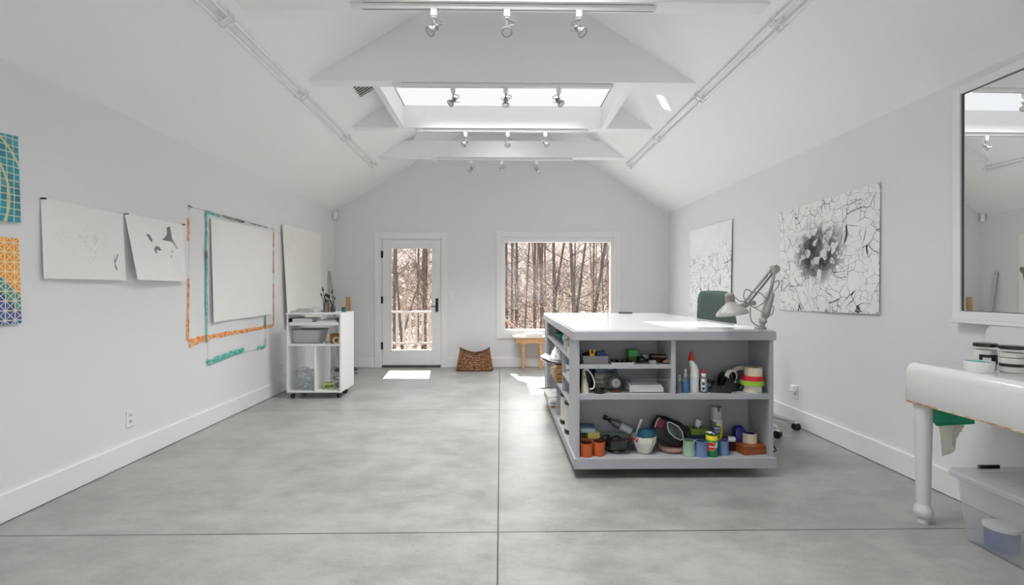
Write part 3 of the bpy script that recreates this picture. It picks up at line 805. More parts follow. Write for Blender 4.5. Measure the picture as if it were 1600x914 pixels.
# local: +x towards wall is 0.., mirror runs along -y from the hinge corner
for (a0, a1, c0, c1) in ((-fw, 0, 0, H_), (-W_, -W_+fw, 0, H_), (-W_+fw, -fw, 0, fw), (-W_+fw, -fw, H_-fw, H_)): b.box(-.022, .02, a0, a1, c0, c1)
b.build('frame', TRIM, mr, bevel=.004)
b = B()
for (a0, a1, c0, c1) in ((-fw-.004, -fw, fw, H_-fw), (-W_+fw, -W_+fw+.004, fw, H_-fw), (-W_+fw, -fw, fw, fw+.004), (-W_+fw, -fw, H_-fw-.004, H_-fw)): b.box(-.012, .0, a0, a1, c0, c1)
b.build('inner_edge', mat('mirror_edge', (92, 92, 94), .4), mr)
MIRR = mat('mirror_silver', (244, 246, 246), .0, 1., var=0.)
B().box(-.006, .004, -W_+fw, -fw, fw, H_-fw).build('mirror_glass', MIRR, mr)
B().box(-.028, .02, -W_-.01, .01, -.02, 0).build('sill', TRIM, mr, bevel=.003)
mr.rotation_euler = (0, 0, R(MIRROR_YAW))
# ================================================================== ROLLING CART
CX0, CX1, CY0, CY1, CZ0, CZ1 = -2.41, -1.80, 5.48, 5.96, .068, .967
cart = thing('rolling_cart', 'white open-backed rolling cart on black casters by the left wall', 'cart', (-2.105, 5.72, 0))
T = .018
B().box(CX0-.006, CX1+.0, CY0-.006, CY1, CZ1-T, CZ1).build('top', WHITE, cart, world=True, bevel=.002)
B().box(CX0, CX0+T, CY0, CY1, CZ0, CZ1-T).build('side_panel', WHITE, cart, world=True, bevel=.0015)
B().box(CX1-T, CX1, CY0, CY1, CZ0, CZ1-T).build('side_panel', WHITE, cart, world=True, bevel=.0015)
B().box(CX0+T, CX1-T, CY0, CY1, CZ0, CZ0+T).build('bottom_shelf', WHITE, cart, world=True, bevel=.0015)
B().box(CX0+T, CX1-T, CY0, CY1, .595, .595+T).build('middle_shelf', WHITE, cart, world=True, bevel=.0015)
B().box(-2.102, -2.084, CY0+.004, CY1-.01, CZ0+T, .595).build('divider', WHITE, cart, world=True, bevel=.0015)
b = B().box(CX0+T+.006, CX1-T-.012, CY0+.005, CY1-.03, .826, .834).box(CX0+T+.006, CX1-T-.012, CY0+.005, CY0+.018, .834, .862)
b.box(CX0+T+.006, CX0+T+.018, CY0+.018, CY1-.03, .834, .862).box(CX1-T-.024, CX1-T-.012, CY0+.018, CY1-.03, .834, .862).box(CX0+T+.018, CX1-T-.024, CY1-.045, CY1-.03, .834, .862)
dw = b.build('drawer', WHITE, cart, world=True, bevel=.0015)
for s in (CX0+T, CX1-T-.006): B().box(s, s+.006, CY0+.01, CY1-.04, .85, .905).build('drawer_runner', BLACK, cart, world=True)
for (x, y, a) in ((CX0+.05, CY0+.05, .4), (CX1-.035, CY0+.05, 1.3), (CX1-.045, CY1-.2, .9), (CX0+.05, CY1-.1, .2)):
    b = B(); c, s = math.cos(a), math.sin(a)
    for d in (-.011, .011):
        b.cyl((x-s*d-s*.006, y+c*d+c*.006, .027), (x-s*d+s*.006, y+c*d-c*.006, .027), .026, n=18)
    cs = b.build('caster', BLACK, cart, world=True, smooth=True)
    B().box(x-.018, x+.018, y-.018, y+.018, .062, .068).cyl((x, y, .045), (x, y, .064), .011, n=10).build('swivel', STEEL, cs, world=True)
# in the drawer
o = B().box(-2.36, -2.135, CY0+.03, CY0+.3, .8345, .902).build('flat_box', WPLA, bevel=.002); tag(o, 'flat white box in the left of the cart drawer', 'box')
o = B().box(-2.08, -1.86, CY0+.03, CY0+.3, .8345, .880).build('paper_stack', PAPER); tag(o, 'white paper stack in the right of the cart drawer', 'paper')
o = B().obox((-1.95, CY0+.16, .889), (.13, .22, .016), (0, 0, .06)).build('notebook', mat('grey_cover', (176, 176, 172), .6), bevel=.001); tag(o, 'thin grey notebook on paper stack in the cart drawer', 'notebook')
# wash basin on the middle shelf
SH = .613
ws = thing('wash_basin', 'light grey plastic wash basin on the cart middle shelf', 'basin', (-2.235, 5.70, SH))
GREYP = mat('grey_plastic', (190, 190, 192), .45)
b = B()
secs = [(.045, 0), (.035, .006), (.012, .125), (.0, .152), (-.008, .155), (-.008, .149), (-.002, .147), (.014, .150), (.018, .13), (.045, .012)]
b.rtub(.190, .145, .06, secs)
for q in b.v:
    if q.z > .12: q.z += .016*math.cos(q.x/.165*PI*.5)*(1 if q.y > 0 else .15)
b.build('bowl', GREYP, ws, smooth=True)
# cardboard box, tape roll and bits on the same shelf
o = thing('cardboard_box', 'brown cardboard box on the right of the cart shelf', 'box', (-1.915, 5.66, SH))
B().box(-.052, .052, -.06, .06, 0, .105).build('carton', mat('brown_card', (150, 106, 62), .85), o, bevel=.002)
B().box(-.053, .053, -.012, .012, .1045, .1065).build('packing_tape', mat('packing_tape', (176, 140, 96), .3), o)
def roll(name, label, cat, loc, R0, r0, h, m, core, rot=(0, 0, 0), group=None):
    o = thing(name, label, cat, loc, rot, group)
    B().lathe([(r0+.003, 0), (R0, 0), (R0, h), (r0+.003, h), (r0+.003, 0)], 32).build('tape', m, o, smooth=True)
    B().lathe([(r0, .0005), (r0+.003, .0005), (r0+.003, h-.0005), (r0, h-.0005), (r0, .0005)], 28).build('core', core, o, smooth=True)
    return o
CREAM = mat('masking_tape', (224, 214, 188), .7)
CORE = mat('card_core', (176, 156, 128), .8)
roll('tape_roll', 'cream tape roll leaning by the cardboard box on the cart', 'tape', (-1.868, 5.535, SH+.038), .038, .026, .024, CREAM, CORE, (R(76), 0, R(10)))
for k, (x, y, r_) in enumerate(((-2.01, 5.54, .3), (-1.985, 5.57, 1.2), (-1.955, 5.52, 2.0))):
    o = thing('pencil_sharpener', ['small metal sharpener nearest the basin on the cart shelf', 'small metal sharpener in the middle of the cart shelf', 'small metal sharpener nearest the cardboard box'][k], 'sharpener', (x, y, SH), (0, 0, r_), 'small metal bits on the cart shelf')
    B().prism([(-.012, 0), (.012, 0), (.009, .02), (-.009, .02)], 1, -.016, .016).build('body', STEEL, o); B().box(-.006, .006, -.014, .014, .02, .0215).build('blade', CHROME, o)
# lower cells
o = thing('clear_bin', 'clear plastic bin of bubble wrap in the lower left of cart', 'bin', (-2.245, 5.66, CZ0+T))
b = B().rtub(.125, .15, .02, [(.012, 0), (.0, .19), (-.004, .192), (.004, .192), (.016, .004)])
b.build('tub', CLEARP, o, smooth=True)
b = B(); rr = random.Random(5)
for k in range(46): b.ball((rr.uniform(-.09, .09), rr.uniform(-.11, .11), .03+rr.random()*.21), rr.uniform(.016, .034), 8, 6, (1, 1, .7))
b.build('bubble_wrap', clear('bubble_film', (244, 246, 248), .28, .08), o, smooth=True)
o = thing('soap_box', 'pale green packet lying in the lower right of cart', 'box', (-1.985, 5.62, CZ0+T), (0, 0, R(24)))
GRNP = mat('pale_green_card', (176, 196, 122), .6)
B().rtub(.062, .042, .012, [(.004, 0), (0, .006), (0, .064), (.004, .07)]).build('packet', GRNP, o, smooth=True)
B().box(-.05, .05, -.0428, -.0418, .018, .05).build('label_panel', mat('olive_print', (112, 130, 70), .6), o)
B().box(-.035, .035, -.02, .02, .0702, .0712).build('opening', mat('dark_olive', (84, 96, 60), .7), o)
o = thing('grey_pouch', 'small grey pouch behind the green packet in the cart', 'pouch', (-1.90, 5.72, CZ0+T))
B().ball((0, 0, .028), .05, 18, 12, (1, .7, .56)).build('pouch', mat('grey_cloth', (150, 152, 150), .9), o, smooth=True)
# things on the cart top
TZ = CZ1
def book(label, loc, size, cover, rot=0., group=None, pages=True):
    o = thing('book', label, 'book', loc, (0, 0, rot), group); w, d, h = size; t = min(.003, h*.2)
    B().box(-w/2, w/2, -d/2, d/2, 0, t).box(-w/2, w/2, -d/2, d/2, h-t, h).box(-w/2, -w/2+t, -d/2, d/2, t, h-t).build('cover', cover, o, bevel=.0008)
    B().box(-w/2+t, w/2-.003, -d/2+.003, d/2-.003, t, h-t).build('pages', PAPER, o)
    return o
book('dark grey book lying flat at the left of the cart top', (-2.275, 5.60, TZ), (.215, .16, .020), mat('slate_cover', (104, 104, 104), .6), 0)
book('lighter grey book stacked on the dark one on the cart', (-2.25, 5.62, TZ+.020), (.15, .14, .022), mat('ash_cover', (150, 150, 148), .6), .05)
o = thing('plastic_pack', 'crumpled clear plastic pack on the cart top', 'pack', (-2.12, 5.58, TZ), (0, 0, .3))
b = B().grid(lambda u, v: Vector((.05*math.cos(2*PI*u)*(1-.45*v**2)*(1+.12*math.sin(7*u*2*PI)), .045*math.sin(2*PI*u)*(1-.45*v**2), .06*v*(1+.12*math.sin(5*u*2*PI+1)))), 40, 6, True)
b.build('film', clear('crinkled_film', (220, 224, 224), .35, .15), o, smooth=True)
o = thing('palette_dish', 'white mixing dish beside the brush can on the cart', 'dish', (-2.105, 5.74, TZ))
B().lathe([(0, 0), (.04, 0), (.062, .026), (.059, .026), (.038, .005), (0, .004)], 28).build('dish', mat('frosted_dish', (214, 216, 214), .3), o, smooth=True)
can = thing('brush_can', 'dented steel can crowded with paintbrushes on the cart', 'can', (-2.03, 5.66, TZ))
B().lathe([(0, 0), (.033, 0), (.034, .003), (.033, .006), (.033, .05), (.034, .053), (.033, .056), (.033, .116), (.035, .119), (.0315, .119), (.031, .005), (0, .004)], 28).build('can_body', mat('old_tin', (120, 112, 102), .35, .8, var=.25, scale=30.), can, smooth=True)
jar2 = thing('brush_jar', 'small dark jar of brushes beside the steel can on the cart', 'jar', (-1.96, 5.68, TZ))
B().lathe([(0, 0), (.026, 0), (.028, .003), (.028, .065), (.024, .072), (.021, .072), (.025, .06), (.025, .005), (0, .004)], 24).build('jar_body', mat('smoky_jar', (64, 62, 58), .25), jar2, smooth=True)
BH_ = [mat('brush_black', (34, 30, 28), .4), mat('brush_brown', (84, 60, 44), .5), mat('brush_grey', (120, 116, 110), .5)]
BRI = mat('bristle', (52, 44, 38), .9)
def brush(label, p0, p1, r, m, flat=False, grp='paintbrushes on the cart'):
    p0 = Vector(p0); p1 = Vector(p1); d = (p1-p0).normalized(); L = (p1-p0).length
    o = thing('paintbrush', label, 'paintbrush', p0, group=grp)
    a = p0; P = lambda s: d*(L*s)
    B().tube([P(0), P(.3), P(.62), P(.68)], [r*.45, r*.8, r*1.0, r*.9], 8).build('handle', m, o, smooth=True)
    B().tube([P(.68), P(.82)], [r*1.0, r*1.3], 10).build('ferrule', STEEL, o, smooth=True)
    B().tube([P(.82), P(.9), P(1.)], [r*1.3, r*1.5, r*(.9 if flat else .25)], 10).build('bristles', BRI, o, smooth=True)
c0 = Vector((-2.03, 5.66, TZ+.006))
for k, (dx, dy, L, r, tx) in enumerate(((-.045, .0, .29, .0065, 'tallest brush at left of the steel can'), (-.07, .01, .22, .005, 'brush leaning furthest left out of the steel can'), (-.012, .02, .22, .008, 'thick brush upright in the middle of the steel can'),
        (.01, -.01, .215, .008, 'brush with fat head at the front of the steel can'), (.075, .01, .26, .0045, 'thin brush leaning far right out of the steel can'), (.035, .012, .19, .007, 'short brush leaning right in the steel can'), (.022, -.016, .2, .006, 'brush by the right rim of the steel can'))):
    brush(tx, c0+Vector((-dx*.25, -dy*.3, 0)), c0+Vector((dx, dy, L)), r, BH_[k % 3])
c0 = Vector((-1.96, 5.68, TZ+.006))
for k, (dx, dy, L, r, tx) in enumerate(((-.052, .0, .2, .009, 'broad brush leaning left out of the dark jar'), (.025, .006, .17, .005, 'thin brush leaning right out of the dark jar'), (.006, .004, .19, .0045, 'thin upright brush in the dark jar'))):
    brush(tx, c0+Vector((-dx*.2, 0, 0)), c0+Vector((dx, dy, L)), r, BH_[(k+1) % 3])
o = thing('paint_jar', 'teal paint jar with dark lid on the cart top', 'jar', (-1.855, 5.75, TZ))
B().lathe([(0, 0), (.024, 0), (.026, .003), (.026, .036), (.0235, .04), (0, .04)], 24).build('jar_body', mat('teal_paint_jar', (18, 96, 98), .25), o, smooth=True)
B().lathe([(0, .04), (.0255, .04), (.0255, .054), (.024, .056), (0, .056)], 24).build('lid', mat('dark_teal_lid', (20, 52, 56), .4), o, smooth=True)
o = thing('wood_batten', 'pale wooden batten standing against the gable wall behind the cart', 'batten', (-2.39, 7.575, 0), (R(-2.2), 0, 0))
B().box(-.030, .030, -.011, .011, .0, 1.115).build('batten', wood('pine_block', (186, 140, 86), (214, 172, 118), 4., 2), o, bevel=.0015)
o = thing('steel_ruler', 'short dark steel ruler lying along the back of cart top', 'ruler', (-1.87, 5.925, TZ), (0, 0, .02))
B().box(-.066, .066, -.014, .014, 0, .003).build('blade', mat('dark_steel', (120, 110, 104), .4, .6), o)
# long straightedge leaning in the corner
se = thing('straightedge', 'long aluminium straightedge leaning upright in the left back corner', 'straightedge', (-2.47, 7.50, 0))
p0 = Vector((0, 0, .0)); p1 = Vector((-.135, -.09, 1.51)); d = (p1-p0).normalized(); w = Vector((.35, .93, 0)).normalized(); w = (w - d*w.dot(d)).normalized(); n = d.cross(w)
b = B(); W2, T2 = .025, .0035
ring = []
vs = [p0+w*a*W2+n*c*T2 for a in (-1, 1) for c in (-1, 1)] + [p1-d*.07+w*a*W2+n*c*T2 for a in (-1, 1) for c in (-1, 1)]
b.add(vs, [(0, 1, 3, 2), (0, 4, 5, 1), (2, 3, 7, 6), (0, 2, 6, 4), (1, 5, 7, 3), (4, 6, 7, 5)])
cen = p1-d*.035; N = 20; vs = []; fs = []
for k in range(N):
    q = 2*PI*k/N; ca, sa = math.cos(q), math.sin(q); mx = max(abs(ca), abs(sa))
    for c in (-1, 1):
        vs.append(cen + w*(.011*ca) + d*(.011*sa) + n*c*T2); vs.append(cen + w*(W2*ca/mx) + d*(.035*sa/mx) + n*c*T2)
for k in range(N):
    j = (k+1) % N; a, c = 4*k, 4*j
    fs += [(a, a+1, c+1, c), (a+2, c+2, c+3, a+3), (a, c, c+2, a+2), (a+1, a+3, c+3, c+1)]
b.add(vs, fs); b.build('rule', mat('aluminium', (186, 188, 190), .35, .7), se)
# black disc base behind the cart with its cable
o = thing('stand_base', 'flat black round stand base on the floor behind the cart', 'stand base', (-2.36, 7.43, 0))
B().lathe([(0, 0), (.155, 0), (.165, .006), (.165, .014), (.14, .03), (.06, .05), (0, .052)], 40).build('disc', BLACK, o, smooth=True)
o = B().tube(spline([(-2.28, 7.28, .006), (-2.1, 7.12, .006), (-2.2, 6.95, .006), (-2.34, 6.8, .006), (-2.22, 6.62, .006), (-2.05, 6.5, .006), (-1.98, 6.3, .006)]), .005, 6).build('cable', mat('grey_cord', (96, 96, 96), .5), smooth=True); tag(o, 'thin grey cable snaking on the floor behind the cart', 'cable')

# ================================================================== WICKER BASKET
WICK = NT('wicker'); nz = WICK.n('TexNoise', {'Vector': WICK.obj(), 'Scale': 34., 'Detail': 4.})
WICK.set(Base_Color=WICK.mix(WICK.smooth(nz.outputs[0], .35, .68), lin((110, 72, 46)), lin((196, 146, 104))), Roughness=.65); WICK = WICK.m
WICKD = mat('dark_wicker', (96, 60, 38), .65, var=.3, scale=30.)
bk = thing('wicker_basket', 'brown wicker basket with a dipped rim on the floor by gable wall', 'basket', (-.395, 7.43, 0))
NS = 48
def bx(u, v, o=0.):
    """tapered rectangular basket wall; u round, v up"""
    t = 2*PI*u; c, s = math.cos(t), math.sin(t); e = .42
    X = math.copysign(abs(c)**e, c); Y_ = math.copysign(abs(s)**e, s)
    wx, wy = .272-.055*v+o, .155-.045*v+o
    h = .255 + .06*(abs(X)**2.2) - .012*(1-abs(X))
    return Vector((X*wx, Y_*wy, .004+v*h))
rows = 15
b = B()
for j in range(rows):
    v = (j+.5)/rows
    for side in (0,):
        N = 2*NS; pts = []
        for k in range(N):
            u = k/N; pts.append(bx(u, v, .006*(1 if (k//2+j) % 2 else -1)))
        b.tube(pts, .0082, 6, closed=True)
b.build('weave', WICK, bk, smooth=True)
b = B()
for k in range(NS):
    u = (k+.25)/NS*1.0; b.tube([bx(u, v) for v in (0, .25, .5, .75, 1.)], .0055, 5)
b.build('stakes', WICKD, bk, smooth=True)
b = B().tube([bx(k/96, 1.0) for k in range(96)], .012, 8, closed=True); b.build('rim', WICKD, bk, smooth=True)
b = B().tube([bx(k/96, .03, .004) for k in range(96)], .011, 8, closed=True).grid(lambda u, v: bx(u, .02)*v if v > 0 else Vector((0, 0, .01)), 40, 4, True); b.build('base', WICKD, bk, smooth=True)
for s in (-1, 1): B().tube([(s*.21, -.05, .30), (s*.222, -.035, .335), (s*.225, 0, .345), (s*.222, .035, .335), (s*.21, .05, .30)], .009, 8).build('handle', WICKD, bk, smooth=True)

# ================================================================== WOODEN BENCH UNDER THE WINDOW
PINE = wood('pine', (206, 156, 106), (228, 186, 138), 4., 0)
bn = thing('wooden_bench', 'small pine bench under the window with sunlight coloured into its top', 'bench', (.445, 7.50, 0))
B().box(-.255, .255, -.13, .13, .487, .513).build('seat', wood('sunlit_pine', (232, 214, 190), (240, 226, 206), 4., 0), bn, bevel=.003)  # sunlight on the seat is put into a paler wood colour
b = B().box(-.215, .225, -.105, -.087, .41, .487).box(-.215, .225, .087, .105, .41, .487).box(-.215, -.197, -.087, .087, .41, .487).box(.207, .225, -.087, .087, .41, .487)
b.build('apron', PINE, bn, bevel=.002)
for sx in (-.095, .175):
    for sy in (-1, 1):
        x, y = sx, sy*.085
        B().box(x-.04, x+.04, y-.018, y+.018, .39, .487).tube([(x, y, .0), (x, y, .03), (x, y, .05), (x, y, .40)], [.02, .026, .023, .027], 4).build('leg', PINE, bn)
o = book('thick white book lying on the pine bench', (.52, 7.49, .513), (.26, .2, .042), mat('white_cover', (238, 238, 236), .5), 0.)
# ================================================================== ISLAND WORKBENCH
IX0, IX1, IY0, IY1 = .478, 1.80, 3.13, 5.36
isl = thing('workbench', 'large light grey island workbench with open shelves and white top', 'workbench', (1.14, 4.24, 0))
bx0, bx1, by0, by1 = .490, 1.79, 3.142, 5.348      # carcass
B().box(IX0+.004, IX1-.012, IY0+.004, IY1, .955, .970).build('countertop', TOPW, isl, world=True, bevel=.002)
b = B().box(IX0, IX1, IY0-.006, IY0+.012, .90, .957).box(IX0-.004, IX0+.014, IY0+.012, IY1, .90, .957).box(IX1-.012, IX1, IY0+.012, IY1, .90, .957).box(IX0, IX1, IY1, IY1+.014, .90, .957)
b.build('apron', GREY, isl, world=True, bevel=.002)
B().box(IX0+.014, IX1-.012, IY0+.012, IY1, .935, .955).build('top_deck', GREY, isl, world=True)
ZB, ZS, ZL = .132, .547, .738
b = B().box(bx0-.012, bx1+.012, IY0-.004, by1+.008, .064, ZB)
b.build('base', GREY, isl, world=True, bevel=.002)
fy = 3.43                                              # back of the front bay
b = B().box(bx0, .515, by0, by0+.02, ZB, .90).box(1.764, bx1, by0, by0+.02, ZB, .90)
b.build('front_frame', GREY, isl, world=True, bevel=.0015)
B().box(bx0+.02, 1.772, fy, fy+.018, ZB, .935).build('back_panel', GREY, isl, world=True)
B().box(1.772, bx1, by0+.02, by1, ZB, .935).build('side_panel', GREY, isl, world=True)
B().box(bx0, .512, by0+.02, fy-.008, ZB, .90).build('side_panel', GREY, isl, world=True)
B().box(.512, 1.772, by0+.002, fy, ZS-.036, ZS).build('shelf', GREY, isl, world=True, bevel=.001)
B().box(.512, 1.117, by0+.004, fy, ZL-.025, ZL).build('shelf', GREY, isl, world=True, bevel=.001)
B().box(1.117, 1.146, by0+.003, fy, ZS, .935).build('divider', GREY, isl, world=True, bevel=.001)
# left side bay
sx1 = .86; ya, yb_ = 3.448, 5.08
B().box(bx0, .515, yb_, by1, ZB, .90).build('rear_stile', GREY, isl, world=True, bevel=.001)
B().box(bx0, .52, 3.422, 3.448, ZB, .90).build('stile', GREY, isl, world=True)
B().box(sx1, sx1+.018, ya, by1, ZB, .935).build('inner_panel', GREY, isl, world=True)
B().box(.515, sx1, yb_+.02, yb_+.038, ZB, .935).build('end_panel', GREY, isl, world=True)
B().box(.515, 1.772, by1-.02, by1, ZB, .935).build('far_panel', GREY, isl, world=True)
B().box(bx0+.004, sx1, ya, yb_+.02, .728, .748).build('side_shelf', GREY, isl, world=True, bevel=.001)
B().box(bx0+.004, sx1, 3.862, 3.88, .42, .728).build('side_divider', GREY, isl, world=True, bevel=.001)
B().box(bx0+.004, sx1, ya, 3.862, .55, .568).build('side_shelf', GREY, isl, world=True, bevel=.001)
B().box(bx0+.004, sx1, ya, 4.62, .40, .42).build('side_shelf', GREY, isl, world=True, bevel=.001)
B().box(bx0+.004, sx1, 4.25, 4.268, ZB, .40).build('side_divider', GREY, isl, world=True, bevel=.001)
for (x, y) in ((.68, 3.45), (1.63, 3.45), (.68, 4.24), (1.63, 4.24), (.68, 5.05), (1.63, 5.05)):
    b = B().cyl((x-.012, y, .026), (x+.012, y, .026), .026, n=18); cs = b.build('caster', BLACK, isl, world=True, smooth=True)
    B().box(x-.022, x+.022, y-.022, y+.022, .054, .064).box(x-.018, x-.014, y-.012, y+.012, .026, .056).box(x+.014, x+.018, y-.012, y+.012, .026, .056).build('fork', STEEL, cs, world=True)

# ------------------------------------------------------------------ bottom shelf, left to right
def cup(label, loc, r0, r1, h, m, inner=None, group=None, lip=0., name='cup'):
    o = thing(name, label, 'cup', loc, group=group)
    w = .004
    B().lathe([(0, 0), (r0-.003, 0), (r0, .003), (r1, h-.006), (r1+lip, h-.003), (r1+lip, h), (r1-w, h)], 30).build('body', m, o, smooth=True)
    B().lathe([(r1-w, h), (r1-w, h-.004), (r0-w, .008), (0, .006)], 30).build('inside', inner or m, o, smooth=True)
    return o
ORC = mat('terracotta_glaze', (190, 92, 44), .45); ORI = mat('dark_orange_inside', (92, 36, 22), .6)  # cup inside darker than its outer glaze
cup('orange cup nearest the left post on the bottom shelf', (ax(916, 3.185), 3.185, ZB), .041, .044, .088, ORC, ORI)
cup('orange cup second from the left post, by the green bowl', (ax(935.5, 3.205), 3.205, ZB), .041, .043, .090, ORC, ORI)
cup('dark maroon cup hidden between orange cup and green bowl', (ax(949, 3.30), 3.30, ZB), .032, .036, .072, mat('maroon_glaze', (66, 26, 28), .35))
# stack of card box + sponges behind the orange cups
o = thing('card_box', 'small tan card box under the yellow sponge', 'box', (ax(917, 3.31), 3.31, ZB))
B().box(-.05, .06, -.045, .045, 0, .088).build('carton', TAN, o, bevel=.002)
def sponge(label, loc, size, m1, m2, rot):
    o = thing('sponge', label, 'sponge', loc, (0, 0, rot)); w, d, h = size
    B().rtub(w/2, d/2, .01, [(.003, 0), (0, .003), (0, h*.7)]).build('foam', m1, o, smooth=True)
    B().rtub(w/2, d/2, .01, [(0, h*.7), (0, h-.003), (.003, h)]).build('scour_layer', m2, o, smooth=True)
YEL = mat('yellow_foam', (226, 214, 120), .9, var=.12, scale=60., bump=.3); PBL = mat('pale_blue_foam', (196, 216, 218), .9, var=.08, scale=60., bump=.3); SBL = mat('slate_blue_scour', (92, 122, 138), .95, var=.2, scale=80.)
sponge('yellow sponge stacked under the blue-topped one', (ax(926, 3.30), 3.30, ZB+.088), (.085, .075, .038), YEL, YEL, .08)
sponge('pale sponge with blue scouring top, topmost of the stack', (ax(918, 3.31), 3.31, ZB+.126), (.10, .085, .042), PBL, SBL, -.06)
# green bowl with scissors and clips
gb = thing('bowl', 'dark green glazed bowl full of small tools', 'bowl', (ax(962, 3.285), 3.285, ZB))
GRG = mat('dark_green_glaze', (38, 44, 28), .15, coat=.3); GRI = mat('celadon_inside', (120, 140, 122), .3)
B().lathe([(0, .004), (.05, .002), (.055, 0), (.058, .004), (.056, .012), (.082, .03), (.092, .055), (.098, .078), (.107, .092), (.108, .096), (.104, .096)], 40).build('body', GRG, gb, smooth=True)
B().lathe([(.104, .096), (.095, .084), (.088, .06), (.07, .03), (0, .02)], 40).build('inside', GRI, gb, smooth=True)
gx, gy = ax(962, 3.285), 3.285
def rod(name, label, cat, p0, p1, r, m, m2=None, n2='tip', grp=None):
    o = thing(name, label, cat, p0, group=grp); d = Vector(p1)-Vector(p0)
    B().tube([(0, 0, 0), d*.7], r, 8).build('shaft', m, o, smooth=True); B().tube([d*.7, d], [r*1.15, r*.6], 8).build(n2, m2 or m, o, smooth=True)
rod('paintbrush', 'brown wooden paintbrush sticking out of the green bowl', 'brush', (gx+.0, gy-.02, ZB+.07), (gx+.075, gy-.055, ZB+.103), .009, mat('dark_wood_handle', (66, 34, 26), .4))
rod('marker', 'dark marker lying across the green bowl', 'marker', (gx-.05, gy-.03, ZB+.085), (gx+.02, gy+.02, ZB+.098), .007, BLACK)
sc_ = thing('scissors', 'black-handled scissors resting in the green bowl', 'scissors', (gx-.045, gy+.0, ZB+.082))
for s in (-1, 1):
    B().tube([(.018*math.cos(q)-.015, s*.018+.012*math.sin(q), .012+.004*math.cos(q)) for q in [2*PI*k/14 for k in range(14)]], .0035, 6, closed=True).build('handle', BLACK, sc_, smooth=True)
    B().tube([(.0, s*.012, .012), (.03, 0, .012), (.085, -s*.006, .010)], [.003, .004, .0008], 6, ex=.4).build('blade', CHROME, sc_, smooth=True)
for k, (dx, dy) in enumerate(((-.07, -.03), (-.02, -.055), (.03, .035))):
    o = thing('binder_clip', ['small binder clip at the left rim of the green bowl', 'small binder clip at the front of the green bowl', 'small binder clip at the back of the green bowl'][k], 'clip', (gx+dx, gy+dy, ZB+.074), (.3, 0, k*1.1), 'clips in the green bowl')
    B().prism([(-.01, 0), (.01, 0), (.0, .014)], 0, -.014, .014).build('jaw', BLACK, o); B().tube([(-.008, .004, .01), (-.009, .014, .026), (.009, .014, .026), (.008, .004, .01)], .001, 5).build('lever', CHROME, o)
# grey pump bottle lying across behind the bowl
p0 = Vector((ax(986, 3.36), 3.36, ZB+.105)); p1 = Vector((ax(943, 3.36), 3.36, ZB+.213)); d = (p1-p0).normalized()
pb = thing('pump_bottle', 'smoky pump bottle with white label lying behind the green bowl', 'bottle', p0); pb.rotation_mode = 'QUATERNION'; pb.rotation_quaternion = Vector((0, 0, 1)).rotation_difference(d)
L = (p1-p0).length
B().lathe([(0, 0), (.024, 0), (.027, .004), (.027, L*.56), (.02, L*.66), (.013, L*.70), (.013, L*.74), (0, L*.74)], 24).build('body', mat('smoky_plastic', (110, 112, 114), .2), pb, smooth=True)
B().lathe([(.0274, .004), (.0276, .01), (.0276, L*.4), (.0274, L*.41)], 24).build('label', mat('white_label', (214, 218, 222), .5), pb, smooth=True)
b = B().lathe([(0, L*.73), (.017, L*.73), (.017, L*.8), (.007, L*.81), (.007, L*.9), (.018, L*.9), (.018, L*.99), (.004, L), (0, L)], 20).tube([(0, 0, L*.95), (.0, -.03, L*.96), (.0, -.05, L*.9)], [.008, .007, .005], 8)
b.build('pump', mat('dark_pump', (48, 50, 50), .35), pb, smooth=True)
rest = B()
# white octagonal planter with blue plastic wrap
wp = thing('planter', 'white eight-sided pot with red blotch holding blue plastic', 'pot', (ax(1006, 3.255), 3.255, ZB))
CREAMC = mat('cream_ceramic', (226, 224, 214), .3)
b = B().lathe([(0, 0), (.045, 0), (.048, .004), (.080, .075), (.083, .115), (.079, .115), (.074, .078), (.042, .01), (0, .01)], 8, a0=PI/8); b.build('body', CREAMC, wp, bevel=.002)
b = B()
for (a, z, w) in ((R(205), .098, .012), (R(218), .088, .009), (R(212), .11, .008), (R(224), .104, .006)):
    r = .0835 - (.115-z)*.08; b.ball((r*math.cos(a)*.965, r*math.sin(a)*.965, z), w, 8, 6, (1, .5, .9))
b.build('red_blotch', mat('red_glaze', (170, 34, 50), .3), wp, smooth=True)
o = thing('plastic_wrap', 'crumpled translucent blue plastic domed over the white pot', 'plastic wrap', (ax(1011, 3.255), 3.255, ZB+.085))
rr = random.Random(3)
b = B().grid(lambda u, v: Vector(((.066*math.cos(2*PI*u))*math.sin(PI*(.08+.52*v))*(1+.1*math.sin(10*PI*u+3*v)), .055*math.sin(2*PI*u)*math.sin(PI*(.08+.52*v)), .075*math.cos(PI*.55*v)+.006*math.sin(14*PI*u)*v)), 48, 10, True)
b.build('film', clear('blue_film', (70, 160, 196), .45, .15), o, smooth=True)
o = thing('plastic_spreader', 'white plastic tool handle sticking up out of the pot', 'tool', (ax(997, 3.30), 3.30, ZB+.09))
B().tube([(-.02, 0, 0), (.0, 0, .06), (.018, 0, .105)], [.006, .007, .009], 8).ball((.019, 0, .112), .012, 10, 8).build('handle', WPLA, o, smooth=True)
